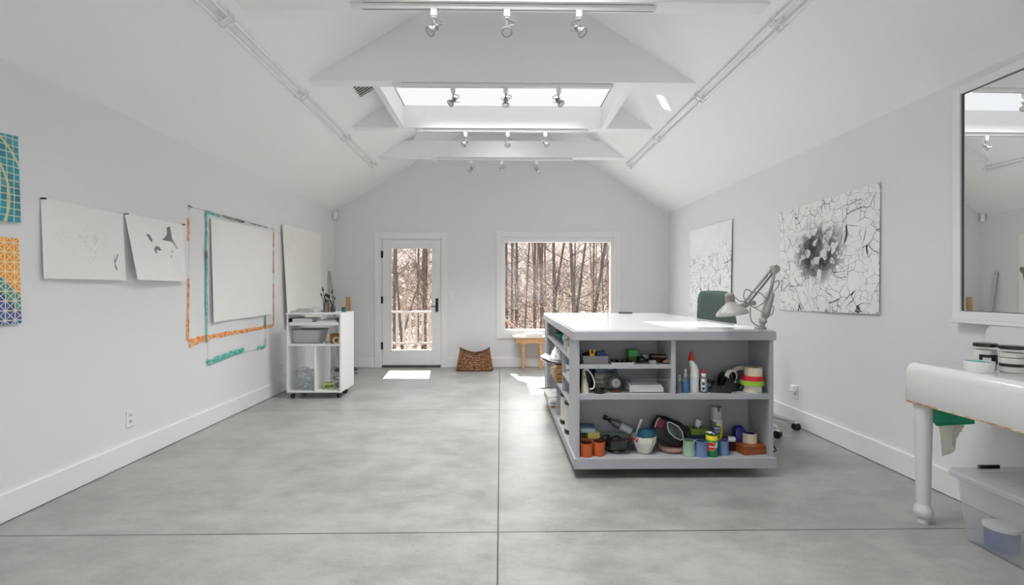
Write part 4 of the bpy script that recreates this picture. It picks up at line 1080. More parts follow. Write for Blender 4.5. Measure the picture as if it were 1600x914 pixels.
# clear dish with pink base, black toiletry bag on top
GLD = clear('dish_glass', (236, 226, 218), .22, .05)
o = thing('glass_dish', 'round clear dish with pinkish base under the black bag', 'dish', (ax(1049, 3.28), 3.28, ZB))
B().lathe([(0, 0), (.07, 0), (.082, .006), (.098, .05), (.095, .05), (.079, .010), (0, .008)], 36).build('dish', GLD, o, smooth=True)
B().lathe([(0, .0085), (.076, .0105), (.082, .022), (0, .024)], 30).build('pink_contents', mat('pink_clay', (196, 146, 124), .7), o, smooth=True)
BAGM = mat('black_nylon', (14, 14, 16), .55, var=.2, scale=40.)
bg = thing('toiletry_bag', 'slouched black bag with clear window leaning on the glass dish', 'bag', (ax(1038, 3.29), 3.29, ZB+.056), (0, R(22), 0))
def bagf(u, v):
    t = 2*PI*u; c, s = math.cos(t), math.sin(t); e = .55
    X = math.copysign(abs(c)**e, c); Y_ = math.copysign(abs(s)**e, s)
    k = math.sin(PI*min(1, max(0, .5*v+.5)))**.35 if v > 0 else 0
    prof = [(.72, 0), (1., .12), (1.02, .6), (.92, .92), (.5, 1.), (0, 1.0)]
    q = v*(len(prof)-1); i = min(len(prof)-2, int(q)); f = q-i
    r = prof[i][0]*(1-f)+prof[i+1][0]*f; z = prof[i][1]*(1-f)+prof[i+1][1]*f
    return Vector((.12*X*r, .055*Y_*r, .155*z + .012*math.sin(3*t)*z*(1-.5*r)))
b = B().grid(bagf, 48, 20, True); b.f.append(tuple(range(47, -1, -1))); b.mi.append(0)
b.build('bag_body', BAGM, bg, smooth=True)
WELT = mat('white_welt', (196, 196, 198), .5)
wz = [(x*1.2, z) for x, z in [(-.046, .142), (-.03, .148), (.015, .142), (.05, .118), (.070, .080), (.060, .062), (.02, .064), (-.02, .085), (-.042, .120)]]
wy = lambda x, z: -.0605 - .003*math.sin(9*x)
win = [Vector((x, -.062, z)) for x, z in wz]
b = B(); cc = sum(win, Vector())/len(win); n0 = 0
vs = [cc + Vector((0, -.006, 0))] + win; b.add(vs, [(0, i+1, (i+1) % len(win)+1) for i in range(len(win))]); rr = random.Random(8)
b.build('clear_window', mat('crinkled_vinyl', (74, 75, 80), .12, .0, var=.9, scale=22., bump=1.), bg, solid=.001)
B().tube(win, .004, 6, closed=True).build('welt', WELT, bg, smooth=True)
b = B().grid(lambda u, v: Vector((-.118+.05*u, -.058-.004*math.sin(PI*u), .085+.06*v)), 6, 6); b.build('maroon_pocket', mat('maroon_print', (104, 26, 48), .4, var=.5, scale=50.), bg, smooth=True, solid=.002)
B().tube([(-.121, -.056, .075), (-.124, -.056, .12), (-.115, -.057, .15)], .0035, 6).build('pocket_welt', WELT, bg, smooth=True)
# tin behind the bag
o = thing('tin_can', 'dark-lidded tin with cream label behind the black bag', 'tin', (ax(1067, 3.38), 3.38, ZB))
B().lathe([(0, 0), (.04, 0), (.04, .115), (0, .115)], 28).build('can_body', STEEL, o, smooth=True)
B().lathe([(.0403, .012), (.0405, .014), (.0405, .1), (.0403, .102)], 28).build('label', mat('cream_label', (206, 202, 184), .6, var=.2, scale=40.), o, smooth=True)
B().lathe([(0, .115), (.043, .115), (.043, .13), (.038, .132), (0, .128)], 28).build('lid', mat('dark_lid', (54, 54, 56), .4), o, smooth=True)
# green tissue pack
o = thing('tissue_box', 'green leaf-patterned tissue box with a tissue pulled up', 'tissue box', (ax(1089.5, 3.36), 3.36, ZB))
B().rtub(.063, .05, .008, [(.002, 0), (0, .003), (0, .128), (.004, .132)]).build('box', mat('leafy_green', (134, 160, 62), .6, var=.55, scale=22.), o, smooth=True)
B().lathe([(0, .1322), (.035, .1322), (.035, .1332), (0, .1332)], 20, sy=.45).build('slot', mat('slot_dark', (60, 70, 40), .7), o)
b = B().grid(lambda u, v: Vector(((-.022+.044*u)*(.6+.5*v)+.012*v, .008*math.sin(7*u)*(1-v*.5),   .128+.055*v+.006*math.sin(5*u))), 12, 6); b.build('tissue', mat('tissue', (240, 240, 240), .9), o, smooth=True, solid=.001)
o = thing('slate_tray', 'shallow slate blue tray behind the mint and blue cups', 'tray', (ax(1091, 3.262), 3.262, ZB))
B().rtub(.075, .034, .012, [(.006, 0), (0, .100), (.004, .100), (.01, .005)]).build('tray', mat('slate_blue', (60, 72, 96), .5), o, smooth=True)
# glazed cups at the shelf edge
BLC = mat('periwinkle_glaze', (112, 140, 182), .4); MNT = mat('mint_glaze', (166, 194, 174), .4)  # mint and blue cup insides carry shade as a darker colour
cup('mint green cup on the bottom shelf', (ax(1076.5, 3.19), 3.19, ZB), .042, .037, .098, MNT, mat('mint_shaded_inside', (112, 134, 120), .6), lip=.002)
cup('blue cup between mint cup and the green cleanser can', (ax(1095.7, 3.175), 3.175, ZB), .042, .037, .098, BLC, mat('blue_shaded_inside', (62, 82, 118), .6), lip=.002)
cup('blue cup on the right of the green cleanser can', (ax(1130, 3.20), 3.20, ZB), .034, .032, .092, BLC, mat('blue_shaded_inside', (62, 82, 118), .6), lip=.002)
# cleanser can
cl = thing('cleanser_can', 'green and yellow cleanser can with torn top', 'can', (ax(1112, 3.175), 3.175, ZB))
GC = mat('can_green', (22, 128, 66), .35); YC = mat('can_yellow', (232, 212, 30), .35)
B().lathe([(0, 0), (.036, 0), (.0375, .002), (.0375, .108), (.036, .110)], 32).build('body', GC, cl, smooth=True)
B().lathe([(.0376, .108), (.038, .11), (.038, .138), (.0365, .14)], 32).build('yellow_band', YC, cl, smooth=True)
B().lathe([(.0365, .139), (.0385, .141), (.0385, .148), (.034, .148), (.034, .146), (0, .146)], 32).build('top_rim', mat('can_green_dark', (16, 84, 44), .4), cl, smooth=True)
b = B().grid(lambda u, v: Vector((-.03+.048*u, -.026+.052*v, .150+.012*(1-abs(2*u-.8))+.006*math.sin(6*v)-.01*u)), 8, 8); b.build('torn_seal', WPLA, cl, smooth=True, solid=.001)
AN = R(-90) - .25
def disc_on_can(r, z, rad, ang, ext=.0006):
    vs = [(0, 0)] + [(rad*math.cos(2*PI*k/28), rad*math.sin(2*PI*k/28)) for k in range(28)]
    g = []; fs = []
    rings = 5
    pts = [(0., 0.)]
    for j in range(1, rings+1):
        for k in range(28): pts.append((rad*j/rings*math.cos(2*PI*k/28), rad*j/rings*math.sin(2*PI*k/28)))
    fs = [(0, 1+k, 1+(k+1) % 28) for k in range(28)]
    for j in range(rings-1):
        for k in range(28):
            a = 1+j*28+k; c = 1+j*28+(k+1) % 28; fs.append((a, a+28, c+28, c))
    return [((r+ext)*math.cos(ang+p[0]/r), (r+ext)*math.sin(ang+p[0]/r), z+p[1]) for p in pts], fs
vs, fs = disc_on_can(.0375, .070, .0295, AN-.30, .0004); B().add(vs, fs).build('logo_ring', mat('label_white', (236, 236, 232), .45), cl)
vs, fs = disc_on_can(.0375, .070, .0275, AN-.30, .0008); B().add(vs, fs).build('logo_disc', mat('logo_red', (196, 36, 40), .4), cl)
vs, fs = text_mesh('Comet', .021, .15); B().add(on_can(vs, .0387, .070, AN-.30), fs).build('lettering', MATS['label_white'], cl)
B().add(*(lambda r: ([((r)*math.cos(AN+.75+a), r*math.sin(AN+.75+a), z) for z in (.062, .098) for a in (-.22, -.07, .07, .22)], [(0, 1, 5, 4), (1, 2, 6, 5), (2, 3, 7, 6)]))(.0381)).build('side_panel_print', MATS['label_white'], cl)
# disinfectant spray can
ly_ = thing('spray_can', 'tall yellow and white disinfectant spray can behind the cleanser', 'spray can', (ax(1119, 3.30), 3.30, ZB))
YL = NT('spray_can_print'); X_, Y_, Z_ = YL.xyz(YL.obj())[:3]
YL.set(Base_Color=YL.mix(YL.smooth(YL.math('ADD', Z_, YL.math('MULTIPLY', X_, .6)), .178, .186), YL.mix(YL.smooth(X_, -.018, -.008), lin((96, 112, 92)), lin((236, 216, 30))), lin((206, 208, 212))), Roughness=.3)
B().lathe([(0, 0), (.038, 0), (.04, .003), (.04, .205), (.0385, .21)], 36).build('can_body', YL.m, ly_, smooth=True)
b = B().lathe([(.0385, .21), (.0392, .212), (.0385, .292), (.036, .296), (.030, .296), (.030, .25), (0, .25)], 36)
b.build('cap', mat('spray_cap', (172, 174, 178), .35), ly_, smooth=True)
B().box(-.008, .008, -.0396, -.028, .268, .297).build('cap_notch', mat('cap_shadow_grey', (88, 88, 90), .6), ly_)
B().lathe([(0, .25), (.006, .25), (.006, .285), (0, .285)], 12).build('nozzle', BLACK, ly_, smooth=True)
r_ = .0404; aa = R(-90)-.28
def patch(r, a0, a1, z0, z1, n=10): 
    vs = [(r*math.cos(a0+(a1-a0)*i/n), r*math.sin(a0+(a1-a0)*i/n), z) for z in (z0, z1) for i in range(n+1)]
    return vs, [(i, i+1, n+2+i, n+1+i) for i in range(n)]
NAVY = mat('label_navy', (30, 44, 96), .4)
B().add(*patch(r_, aa-.55, aa+.55, .112, .172)).build('logo_panel', NAVY, ly_)
B().add(*patch(r_+.0003, aa-.48, aa+.48, .126, .164)).build('logo_field', mat('label_pale_blue', (150, 172, 204), .4), ly_)
vs, fs = text_mesh('Lysol', .026); B().add(on_can(vs, r_+.0008, .144, aa), fs).build('lettering', NAVY, ly_)
vs, fs = text_mesh('PRO', .014); B().add(on_can(vs, r_+.0004, .196, aa-.1), fs).build('lettering', mat('label_grey', (84, 88, 92), .5), ly_)
B().add(*patch(r_+.0004, aa-.4, aa+.5, .088, .106)).build('under_panel', mat('label_grey', (84, 88, 92), .5), ly_)
# right end: wooden box with things on it
wb = thing('wooden_box', 'reddish brown wooden box at the right end of the bottom shelf', 'box', (ax(1172, 3.27), 3.27, ZB), (0, 0, R(10)))
MAH = wood('mahogany', (132, 66, 30), (164, 90, 44), 4., 0, .35)
B().box(-.104, .092, -.085, .085, 0, .058).build('box', MAH, wb, bevel=.003)
B().box(-.105, .093, -.086, .086, .042, .044).build('lid_seam', mat('seam_dark', (70, 34, 18), .6), wb)
B().tube([(.09, -.02, .04), (.115, -.04, .05), (.142, -.055, .035), (.152, -.06, .012), (.138, -.06, .004), (.112, -.05, .018), (.09, -.035, .032)], .0045, 8).build('strap', BLACK, wb, smooth=True)
roll('tape_roll', 'cream tape roll with blue core lying on the wooden box', 'tape', (ax(1171, 3.275), 3.275, ZB+.058), .047, .032, .062, CREAM, mat('navy_core', (28, 42, 110), .5))
bb_ = thing('ink_bottle', 'cobalt blue glass bottle standing at the back of the wooden box', 'bottle', (ax(1154, 3.31), 3.31, ZB+.058))
COB = mat('cobalt_glass', (24, 34, 116), .12, coat=.4)
B().rtub(.034, .03, .008, [(.004, 0), (0, .004), (0, .078), (.006, .086)]).build('body', COB, bb_, smooth=True); B().rtub(.028, .024, .006, [(0, .086), (0, .092), (.016, .106)]).build('shoulder', COB, bb_, smooth=True)
o = thing('glue_tube', 'navy tube with white cap lying behind the right blue cup', 'tube', (ax(1124.5, 3.285), 3.285, ZB+.078), (0, R(90), R(-8)))
B().lathe([(0, 0), (.021, 0), (.022, .004), (.019, .05), (0, .05)], 20).build('tube_body', mat('navy_tube', (26, 30, 52), .4), o, smooth=True); B().lathe([(0, .05), (.021, .05), (.018, .098), (.014, .1), (0, .1)], 20).build('cap', WPLA, o, smooth=True)
o = thing('folded_cloth', 'dark maroon folded cloth left of the wooden box', 'cloth', (ax(1138, 3.31), 3.31, ZB))
B().rtub(.058, .05, .02, [(.006, 0), (0, .01), (.0, .045), (.01, .0555)]).build('cloth', mat('dark_maroon_cloth', (52, 24, 26), .9), o, smooth=True)
# ------------------------------------------------------------------ right cubby of the middle shelf
def lx(u, Y): return ax(u, Y)
o = thing('spray_bottle', 'tiny clear spray bottle against the divider', 'bottle', (lx(1062, 3.18), 3.18, ZS))
B().lathe([(0, 0), (.0115, 0), (.0125, .002), (.0125, .062), (.007, .074), (.007, .08)], 20).build('body', clear('clear_bottle', (214, 224, 228), .14, .08), o, smooth=True)
B().lathe([(.0085, .078), (.0085, .092), (.005, .094), (.005, .102), (.0075, .103), (.0075, .116), (0, .118)], 16).build('spray_cap', clear('frosted_cap', (232, 234, 236), .6, .2), o, smooth=True)
o = thing('spray_bottle', 'small spray bottle half full of bright blue liquid', 'bottle', (lx(1071, 3.185), 3.185, ZS))
B().lathe([(0, 0), (.0185, 0), (.020, .003), (.020, .088), (.017, .1), (.009, .108), (.009, .112)], 24).build('body', MATS['clear_bottle'], o, smooth=True)
B().lathe([(0, .002), (.0175, .003), (.0188, .006), (.0188, .070), (0, .070)], 24).build('liquid', mat('blue_liquid', (20, 110, 176), .2), o, smooth=True)
B().lathe([(.0105, .108), (.0105, .122), (.006, .126), (.006, .138), (.009, .139), (.009, .156), (0, .157)], 18).build('spray_cap', MATS['frosted_cap'], o, smooth=True)
o = thing('spray_bottle', 'second blue-tinted bottle tucked behind the white red-capped one', 'bottle', (lx(1077.5, 3.26), 3.26, ZS))
B().lathe([(0, 0), (.016, 0), (.017, .003), (.017, .07), (.008, .085), (0, .085)], 20).build('body', mat('blue_tint', (64, 122, 160), .25), o, smooth=True)
B().lathe([(0, .085), (.009, .085), (.009, .11), (.006, .112), (0, .112)], 16).build('cap', MATS['frosted_cap'], o, smooth=True)
o = thing('cleaner_bottle', 'tall white bottle with bent neck and red cone cap', 'bottle', (lx(1085, 3.215), 3.215, ZS))
b = B(); pts = []
prof = [(.0, .027, 0), (.0, .0285, .004), (0, .0285, .10), (0, .0285, .145), (-.005, .026, .165), (-.014, .021, .185), (-.021, .0165, .20), (-.022, .015, .212)]
b.tube([(x, 0, z) for x, r, z in prof], [r for x, r, z in prof], 24); b.build('body', WPLA, o, smooth=True)
B().tube([(-.022, 0, .210), (-.022, 0, .218), (-.020, 0, .26), (-.020, 0, .268)], [.0185, .0185, .010, .008], 20).build('cap', mat('red_cap', (196, 34, 34), .35), o, smooth=True)
B().add(*patch(.0288, R(-150), R(-60), .02, .10)).build('label', mat('faint_label', (212, 218, 220), .5), o)
o = thing('glue_bottle', 'small clear bottle with printed label and red tip', 'bottle', (lx(1099.5, 3.185), 3.185, ZS))
B().lathe([(0, 0), (.018, 0), (.0195, .003), (.0195, .095), (.014, .108), (.012, .112)], 24).build('body', clear('grey_clear', (190, 196, 200), .45, .1), o, smooth=True)
B().lathe([(.0196, .012), (.0199, .014), (.0199, .092), (.0196, .094)], 24).build('label', mat('label_grey_blue', (150, 160, 168), .5, var=.5, scale=70.), o, smooth=True)
B().add(*patch(.0202, R(-150), R(-98), .014, .092)).build('label_stripe', WPLA, o)
for k, z in enumerate((.03, .062)): vs, fs = disc_on_can(.0202, z, .0085, R(-120), .0004); B().add([(q[0], q[1], z+(q[2]-z)*1.5) for q in vs], fs).build('label_mark', mat('label_charcoal', (60, 64, 68), .5), o)
B().lathe([(.0145, .108), (.0145, .128), (0, .128)], 20).build('collar', WPLA, o, smooth=True)
B().lathe([(0, .128), (.0095, .128), (.0095, .145), (.0055, .158), (0, .16)], 18).build('tip', MATS['red_cap'], o, smooth=True)
o = thing('ink_jar', 'small black jar half hidden between the red-capped bottles', 'jar', (lx(1092, 3.30), 3.30, ZS))
B().lathe([(0, 0), (.022, 0), (.023, .003), (.023, .05), (0, .05)], 20).build('body', mat('dark_grey_jar', (58, 58, 62), .3), o, smooth=True); B().lathe([(0, .05), (.024, .05), (.024, .068), (0, .07)], 20).build('lid', BLACK, o, smooth=True)
o = thing('ink_jar', 'small grey-labelled jar with black lid left of tape dispensers', 'jar', (lx(1106, 3.25), 3.25, ZS))
B().lathe([(0, 0), (.019, 0), (.020, .003), (.020, .052), (0, .054)], 20).build('body', mat('grey_label_jar', (160, 164, 170), .4), o, smooth=True); B().lathe([(0, .054), (.020, .054), (.020, .075), (0, .076)], 20).build('lid', BLACK, o, smooth=True)
# black tape dispensers
def dispenser(label, loc, rot, m, wh):
    o = thing('tape_dispenser', label, 'tape dispenser', loc, (0, 0, rot))
    prof = [(-.075, 0), (.07, 0), (.078, .012), (.074, .03), (.05, .05), (.035, .058), (.015, .036), (-.018, .034), (-.036, .058), (-.05, .078), (-.068, .076), (-.078, .05), (-.08, .02)]
    prof = [(x*.85, z*1.3) for x, z in prof]
    b = B().prism(prof, 1, -.038, -.030).prism(prof, 1, .030, .038).prism([(-.063, 0), (.059, 0), (.066, .016), (.063, .045), (.045, .05), (-.05, .05), (-.067, .026)], 1, -.030, .030)
    b.build('body', m, o, bevel=.003)
    B().box(.058, .066, -.024, .024, .042, .050).build('cutter', CHROME, o)
    if wh:
        c = (-.012, 0, .092)
        b = B(); n = 36
        for (ri, ro, m_, nm) in ((.036, .050, WPLA, 'tape'), (.032, .036, BLACK, 'hub')):
            b = B().lathe([(ri, -.012), (ro, -.012), (ro, .012), (ri, .012), (ri, -.012)], 36).xf(Matrix.Translation(c) @ Matrix.Rotation(R(90), 4, 'X')); b.build(nm, m_, o, smooth=True)
    return o
dispenser('squat black tape dispenser with glossy top, left of the pair', (lx(1124, 3.20), 3.20, ZS), R(168), mat('gloss_black', (12, 12, 14), .15), False)
dispenser('black tape dispenser with an upright white tape roll', (lx(1144, 3.255), 3.255, ZS), R(28), mat('soft_black', (20, 22, 22), .5), True)
o = thing('tape_roll', 'black roll of tape standing on edge against the dispensers', 'tape', (lx(1133, 3.315), 3.315, ZS+.058), (R(90), 0, R(30)))
B().lathe([(.030, -.02), (.057, -.02), (.057, .02), (.030, .02), (.030, -.02)], 36).build('tape', mat('black_tape', (16, 16, 17), .4), o, smooth=True); B().lathe([(.027, -.02), (.030, -.02), (.030, .02), (.027, .02), (.027, -.02)], 30).build('core', CORE, o, smooth=True)
o = thing('tape_roll', 'pale masking tape roll standing on edge behind the stack', 'tape', (lx(1159, 3.31), 3.31, ZS+.079), (R(90), 0, R(-25)))
B().lathe([(.056, -.024), (.079, -.024), (.079, .024), (.056, .024), (.056, -.024)], 40).build('tape', mat('buff_tape', (206, 192, 176), .7), o, smooth=True); B().lathe([(.053, -.024), (.056, -.024), (.056, .024), (.053, .024), (.053, -.024)], 36).build('core', CORE, o, smooth=True)
o = thing('tape_roll', 'dark teal tape roll on edge at the left of stack', 'tape', (lx(1155.5, 3.245), 3.245, ZS+.0405), (R(90), 0, R(-62)))
B().lathe([(.024, -.012), (.040, -.012), (.040, .012), (.024, .012), (.024, -.012)], 32).build('tape', mat('dark_teal_tape', (22, 72, 86), .5), o, smooth=True); B().lathe([(.021, -.012), (.024, -.012), (.024, .012), (.021, .012), (.021, -.012)], 28).build('core', CORE, o, smooth=True)
tx, ty = lx(1175.5, 3.215), 3.215
GT = 'tape rolls in the right-hand stack'
roll('tape_roll', 'wide cream tape roll at the bottom of the tape stack', 'tape', (tx-.002, ty, ZS), .060, .038, .048, mat('pale_cream_tape', (222, 214, 194), .7), CORE, group=GT)
roll('tape_roll', 'lime green tape roll, widest in the tape stack', 'tape', (tx-.004, ty, ZS+.048), .076, .040, .030, mat('lime_tape', (150, 192, 66), .5), CORE, group=GT)
roll('tape_roll', 'red tape roll under the top cream one in the stack', 'tape', (tx+.002, ty, ZS+.078), .067, .040, .030, mat('red_tape', (206, 34, 48), .5), CORE, group=GT)
roll('tape_roll', 'cream tape roll on top of the tape stack', 'tape', (tx+.006, ty, ZS+.108), .056, .034, .056, CREAM, CORE, group=GT)

# ------------------------------------------------------------------ left cubby, middle shelf
o = thing('plastic_tool', 'beige tapered plastic tool with looped white cord', 'tool', (lx(914.5, 3.20), 3.20, ZS))
BEI = mat('beige_plastic', (206, 198, 178), .5)
b = B(); pr = [(.036, 0), (.036, .006), (.030, .05), (.020, .1), (.013, .145), (.010, .153)]
b.tube([(-.012*z/.15, 0, z) for r, z in pr], [r for r, z in pr], 20, ex=.75); b.build('body', BEI, o, smooth=True)
B().tube([(-.012, -.015, .15), (.012, -.022, .158), (.04, -.03, .12), (.055, -.034, .075), (.052, -.034, .04), (.034, -.034, .028), (.022, -.03, .034)], .0042, 8).build('cord', WPLA, o, smooth=True)
B().box(-.014, -.002, -.0235, -.018, .095, .112).build('switch', mat('tan_switch', (150, 138, 116), .5), o)
o = thing('dark_case', 'tall dark case standing behind the beige tool', 'case', (lx(915, 3.37), 3.37, ZS))
B().rtub(.038, .022, .008, [(.003, 0), (0, .003), (0, .152), (.003, .155)]).build('case', mat('dark_case', (44, 50, 50), .6), o, smooth=True); B().box(-.012, .012, -.026, -.021, .12, .136).build('latch', STEEL, o)
# drawer tower of clear plastic
ct = thing('drawer_unit', 'clear plastic mini drawer unit with small metal knobs', 'drawer unit', (lx(944.5, 3.345), 3.345, ZS))
SMK = clear('smoky_clear', (150, 152, 150), .55, .15)
W2, D2 = .082, .06
B().box(-W2, W2, -D2, D2, .0, .004).box(-W2, W2, -D2, D2, .108, .112).box(-W2, -W2+.004, -D2, D2, .004, .108).box(W2-.004, W2, -D2, D2, .004, .108).box(-W2, W2, D2-.003, D2, .004, .108).build('shell', mat('smoke_grey_shell', (92, 90, 86), .3), ct)
for k in range(3):
    d_ = B().box(-W2+.006, W2-.006, -D2-.002, -D2+.002, .007+k*.034, .038+k*.034).build('drawer', mat('drawer_front_grey', (126, 122, 112), .25, var=.4, scale=40.), ct)
    B().ball((0, -D2-.006, .022+k*.034), .006, 10, 8).build('knob', CHROME, d_, smooth=True)
    B().box(-W2+.012, -.02, -D2-.003, -D2-.002, .012+k*.034, .022+k*.034).build('drawer_label', mat('drawer_label', [(180, 176, 160), (160, 178, 210), (178, 178, 172)][k], .5), d_)
tp = thing('clear_box', 'clear box with blue lid corner on top of mini drawers', 'box', (lx(945, 3.345), 3.345, ZS+.112))
B().rtub(.078, .055, .008, [(.002, 0), (0, .042), (.003, .042), (.004, .003)]).build('tub', clear('blue_clear', (150, 160, 180), .4, .1), tp, smooth=True)
B().box(-.07, -.02, -.04, .0, .004, .034).build('blue_contents', mat('blue_print', (54, 72, 120), .5), tp)
B().tube([(-.075, -.058, .046), (-.04, -.062, .032), (0, -.064, .026), (.04, -.062, .032), (.075, -.058, .046)], .0035, 6).build('handle', clear('white_clear', (232, 234, 236), .7, .2), tp, smooth=True); B().tube([(.009*math.cos(q), -.066, .026+.007*math.sin(q)) for q in [2*PI*k/12 for k in range(12)]], .003, 6, closed=True).build('clasp', mat('dark_clasp', (60, 62, 70), .3), tp)
o = thing('small_bowl', 'small black bowl in front of the mini drawers', 'bowl', (lx(936, 3.185), 3.185, ZS))
B().lathe([(0, 0), (.032, 0), (.038, .006), (.042, .03), (.039, .03), (.034, .008), (0, .006)], 28).build('bowl', mat('black_ceramic', (20, 18, 18), .3), o, smooth=True)
mc = thing('round_clock', 'round black-rimmed grey dial on a brown foot', 'clock', (lx(962, 3.215), 3.215, ZS))
B().lathe([(.030, -.010), (.047, -.010), (.050, -.004), (.050, .01), (.040, .014), (.030, .014)], 40).xf(Matrix.Translation((0, 0, .062)) @ Matrix.Rotation(R(90), 4, 'X')).build('rim', BLACK, mc, smooth=True)
B().lathe([(0, .008), (.037, .008), (.037, .0095), (0, .0095)], 36).xf(Matrix.Translation((0, 0, .062)) @ Matrix.Rotation(R(90), 4, 'X')).build('dial', mat('grey_dial', (172, 172, 168), .5, var=.15, scale=90.), mc, smooth=True)
B().ball((0, -.0105, .062), .004, 10, 8).build('hub', BLACK, mc, smooth=True)
B().rtub(.032, .022, .006, [(.002, 0), (0, .003), (0, .010), (.006, .014)]).build('foot', mat('brown_foot', (104, 62, 48), .5), mc, smooth=True)
ab = thing('acrylic_box', 'clear acrylic box holding white paper', 'box', (lx(1011, 3.275), 3.275, ZS))
ACR = clear('acrylic', (240, 243, 245), .03, .03)
B().box(-.136, .136, -.095, .095, 0, .004).build('floor_sheet', ACR, ab)
for (a0, a1, c0, c1) in ((-.136, .136, -.095, -.092), (-.136, .136, .092, .095), (-.136, -.133, -.092, .092), (.133, .136, -.092, .092)): B().box(a0, a1, c0, c1, .004, .088).build('wall_sheet', ACR, ab)
b = B()
for (p, q) in (((-.136, -.095), (.136, -.095)), ((.136, -.095), (.136, .095)), ((-.136, -.095), (-.136, .095)), ((-.136, .095), (.136, .095))): b.tube([(p[0], p[1], .088), (q[0], q[1], .088)], .0014, 5)
b.build('bright_edge', mat('acrylic_edge', (150, 158, 162), .2), ab)
o = thing('paper_stack', 'lower white paper stack inside the acrylic box', 'paper', (lx(1005, 3.27), 3.27, ZS+.004)); B().box(-.112, .112, -.08, .08, 0, .030).build('sheets', PAPER, o)
o = thing('paper_stack', 'upper narrower paper stack inside the acrylic box', 'paper', (lx(1004, 3.27), 3.27, ZS+.034)); B().box(-.108, .106, -.078, .078, 0, .016).build('sheets', PAPER, o)

# ------------------------------------------------------------------ left cubby, top shelf
pbx = thing('clear_bin', 'frosted plastic bin of pink and blue bits on top shelf', 'bin', (lx(928.5, 3.24), 3.24, ZL))
FRO = clear('frosted_plastic', (206, 204, 212), .62, .25)
B().rtub(.088, .06, .008, [(.006, 0), (0, .052), (-.002, .054), (.002, .054), (.009, .003)]).build('tub', FRO, pbx, smooth=True)
def lump(name, label, cat, loc, r, m, sc=(1, 1, .6), rot=0., grp=None, seed=1):
    o = thing(name, label, cat, loc, (0, 0, rot), grp); b = B().ball((0, 0, 0), r, 16, 10, sc); rr = random.Random(seed)
    for q in b.v: q *= 1+.12*math.sin(q.x*90+seed)*math.cos(q.y*70+seed*2)
    zmin = min(q.z for q in b.v)
    for q in b.v: q.z -= zmin
    b.build('body', m, o, smooth=True); return o
px0 = lx(928.5, 3.24)
o = thing('eraser', 'pink eraser at the right of the frosted bin', 'eraser', (px0+.05, 3.22, ZL+.004), (0, 0, .3)); B().rtub(.026, .018, .005, [(.002, 0), (0, .002), (0, .026), (.002, .028)]).build('block', mat('pink_rubber', (222, 120, 120), .8), o, smooth=True)
o = thing('wood_peg', 'pale orange peg low in the frosted bin', 'peg', (px0-.0, 3.205, ZL+.012), (0, R(90), .2)); B().lathe([(0, -.03), (.008, -.03), (.008, .03), (0, .03)], 14).build('peg', mat('peach', (226, 176, 140), .7), o, smooth=True)
ycl = thing('clamp', 'yellow plastic clamp sticking up out of the frosted bin', 'clamp', (px0-.018, 3.222, ZL+.0045))
YP = mat('yellow_plastic', (236, 208, 20), .4)
B().box(-.016, .016, -.008, .008, 0, .062).box(-.018, -.008, -.008, .008, .062, .09).box(.008, .018, -.008, .008, .062, .09).build('jaw', YP, ycl, bevel=.002); B().box(-.009, .009, -.0095, .0095, .062, .078).build('spring', mat('clamp_red', (120, 40, 30), .5), ycl)
o = thing('blue_case', 'blue plastic case lying in the right of the frosted bin', 'case', (px0+.052, 3.26, ZL+.0325), (0, R(-12), 0)); B().rtub(.03, .02, .005, [(.002, 0), (0, .002), (0, .04), (.003, .043)]).build('case', mat('blue_case', (34, 70, 130), .4), o, smooth=True); B().box(-.03, .03, -.0205, .0205, .026, .028).build('seam', NAVY, o)
o = thing('black_pouch', 'black pouch lying at the back of the frosted bin', 'pouch', (px0-.02, 3.272, ZL+.004)); b = B().ball((0, 0, .035), .04, 18, 12, (1.5, .55, .9)); b.build('pouch', mat('black_cloth', (26, 24, 26), .8), o, smooth=True); B().tube([(-.05, -.006, .062), (0, -.008, .072), (.05, -.006, .062)], .002, 6).build('zip', STEEL, o)
# white palette tray with black pans
tr = thing('palette_tray', 'white tray of little black paint pans', 'tray', (lx(970, 3.225), 3.225, ZL))
B().rtub(.078, .062, .008, [(.006, 0), (0, .012), (.004, .012), (.009, .004)]).build('tray', WHITE, tr, smooth=True)
for k in range(8):
    x, y = -.052+(k % 4)*.035, -.028+(k//4)*.045
    o = thing('paint_pan', f'{["first", "second", "third", "fourth"][k%4]} black pan from the left in the {["front", "back"][k//4]} row of the white tray', 'paint pan', (lx(970, 3.225)+x, 3.225+y, ZL+.0045), group='black pans in the white tray')
    B().lathe([(0, 0), (.013, 0), (.0145, .004), (.0145, .016), (.012, .016), (.011, .010), (0, .009)], 18).build('pan', BLACK, o, smooth=True); B().lathe([(0, .0092), (.0105, .0095), (0, .011)], 14).build('paint', [mat('umber_paint', (70, 48, 34), .4), mat('dry_grey_paint', (120, 120, 122), .4), mat('ink_black', (14, 14, 16), .2)][k % 3], o, smooth=True)
gb2 = thing('green_tin', 'bright green tin box at the back of the top shelf', 'tin', (lx(988.5, 3.31), 3.31, ZL))
GRB = mat('bright_green', (42, 150, 64), .35)
B().rtub(.036, .03, .008, [(.002, 0), (0, .003), (0, .056)]).build('tin_body', mat('green_tin_dark', (74, 112, 60), .4), gb2, smooth=True); B().rtub(.0375, .0315, .009, [(0, .038), (0, .078), (.004, .082)]).build('lid', GRB, gb2, smooth=True)
o = thing('cord_loop', 'small yellow-green loop of cord below the green tin', 'cord', (lx(987, 3.235), 3.235, ZL+.001)); B().tube([(.016*math.cos(q), .012*math.sin(q), .003) for q in [2*PI*k/20 for k in range(20)]], .003, 6, closed=True).build('loop', mat('lime_cord', (150, 164, 60), .6), o, smooth=True)
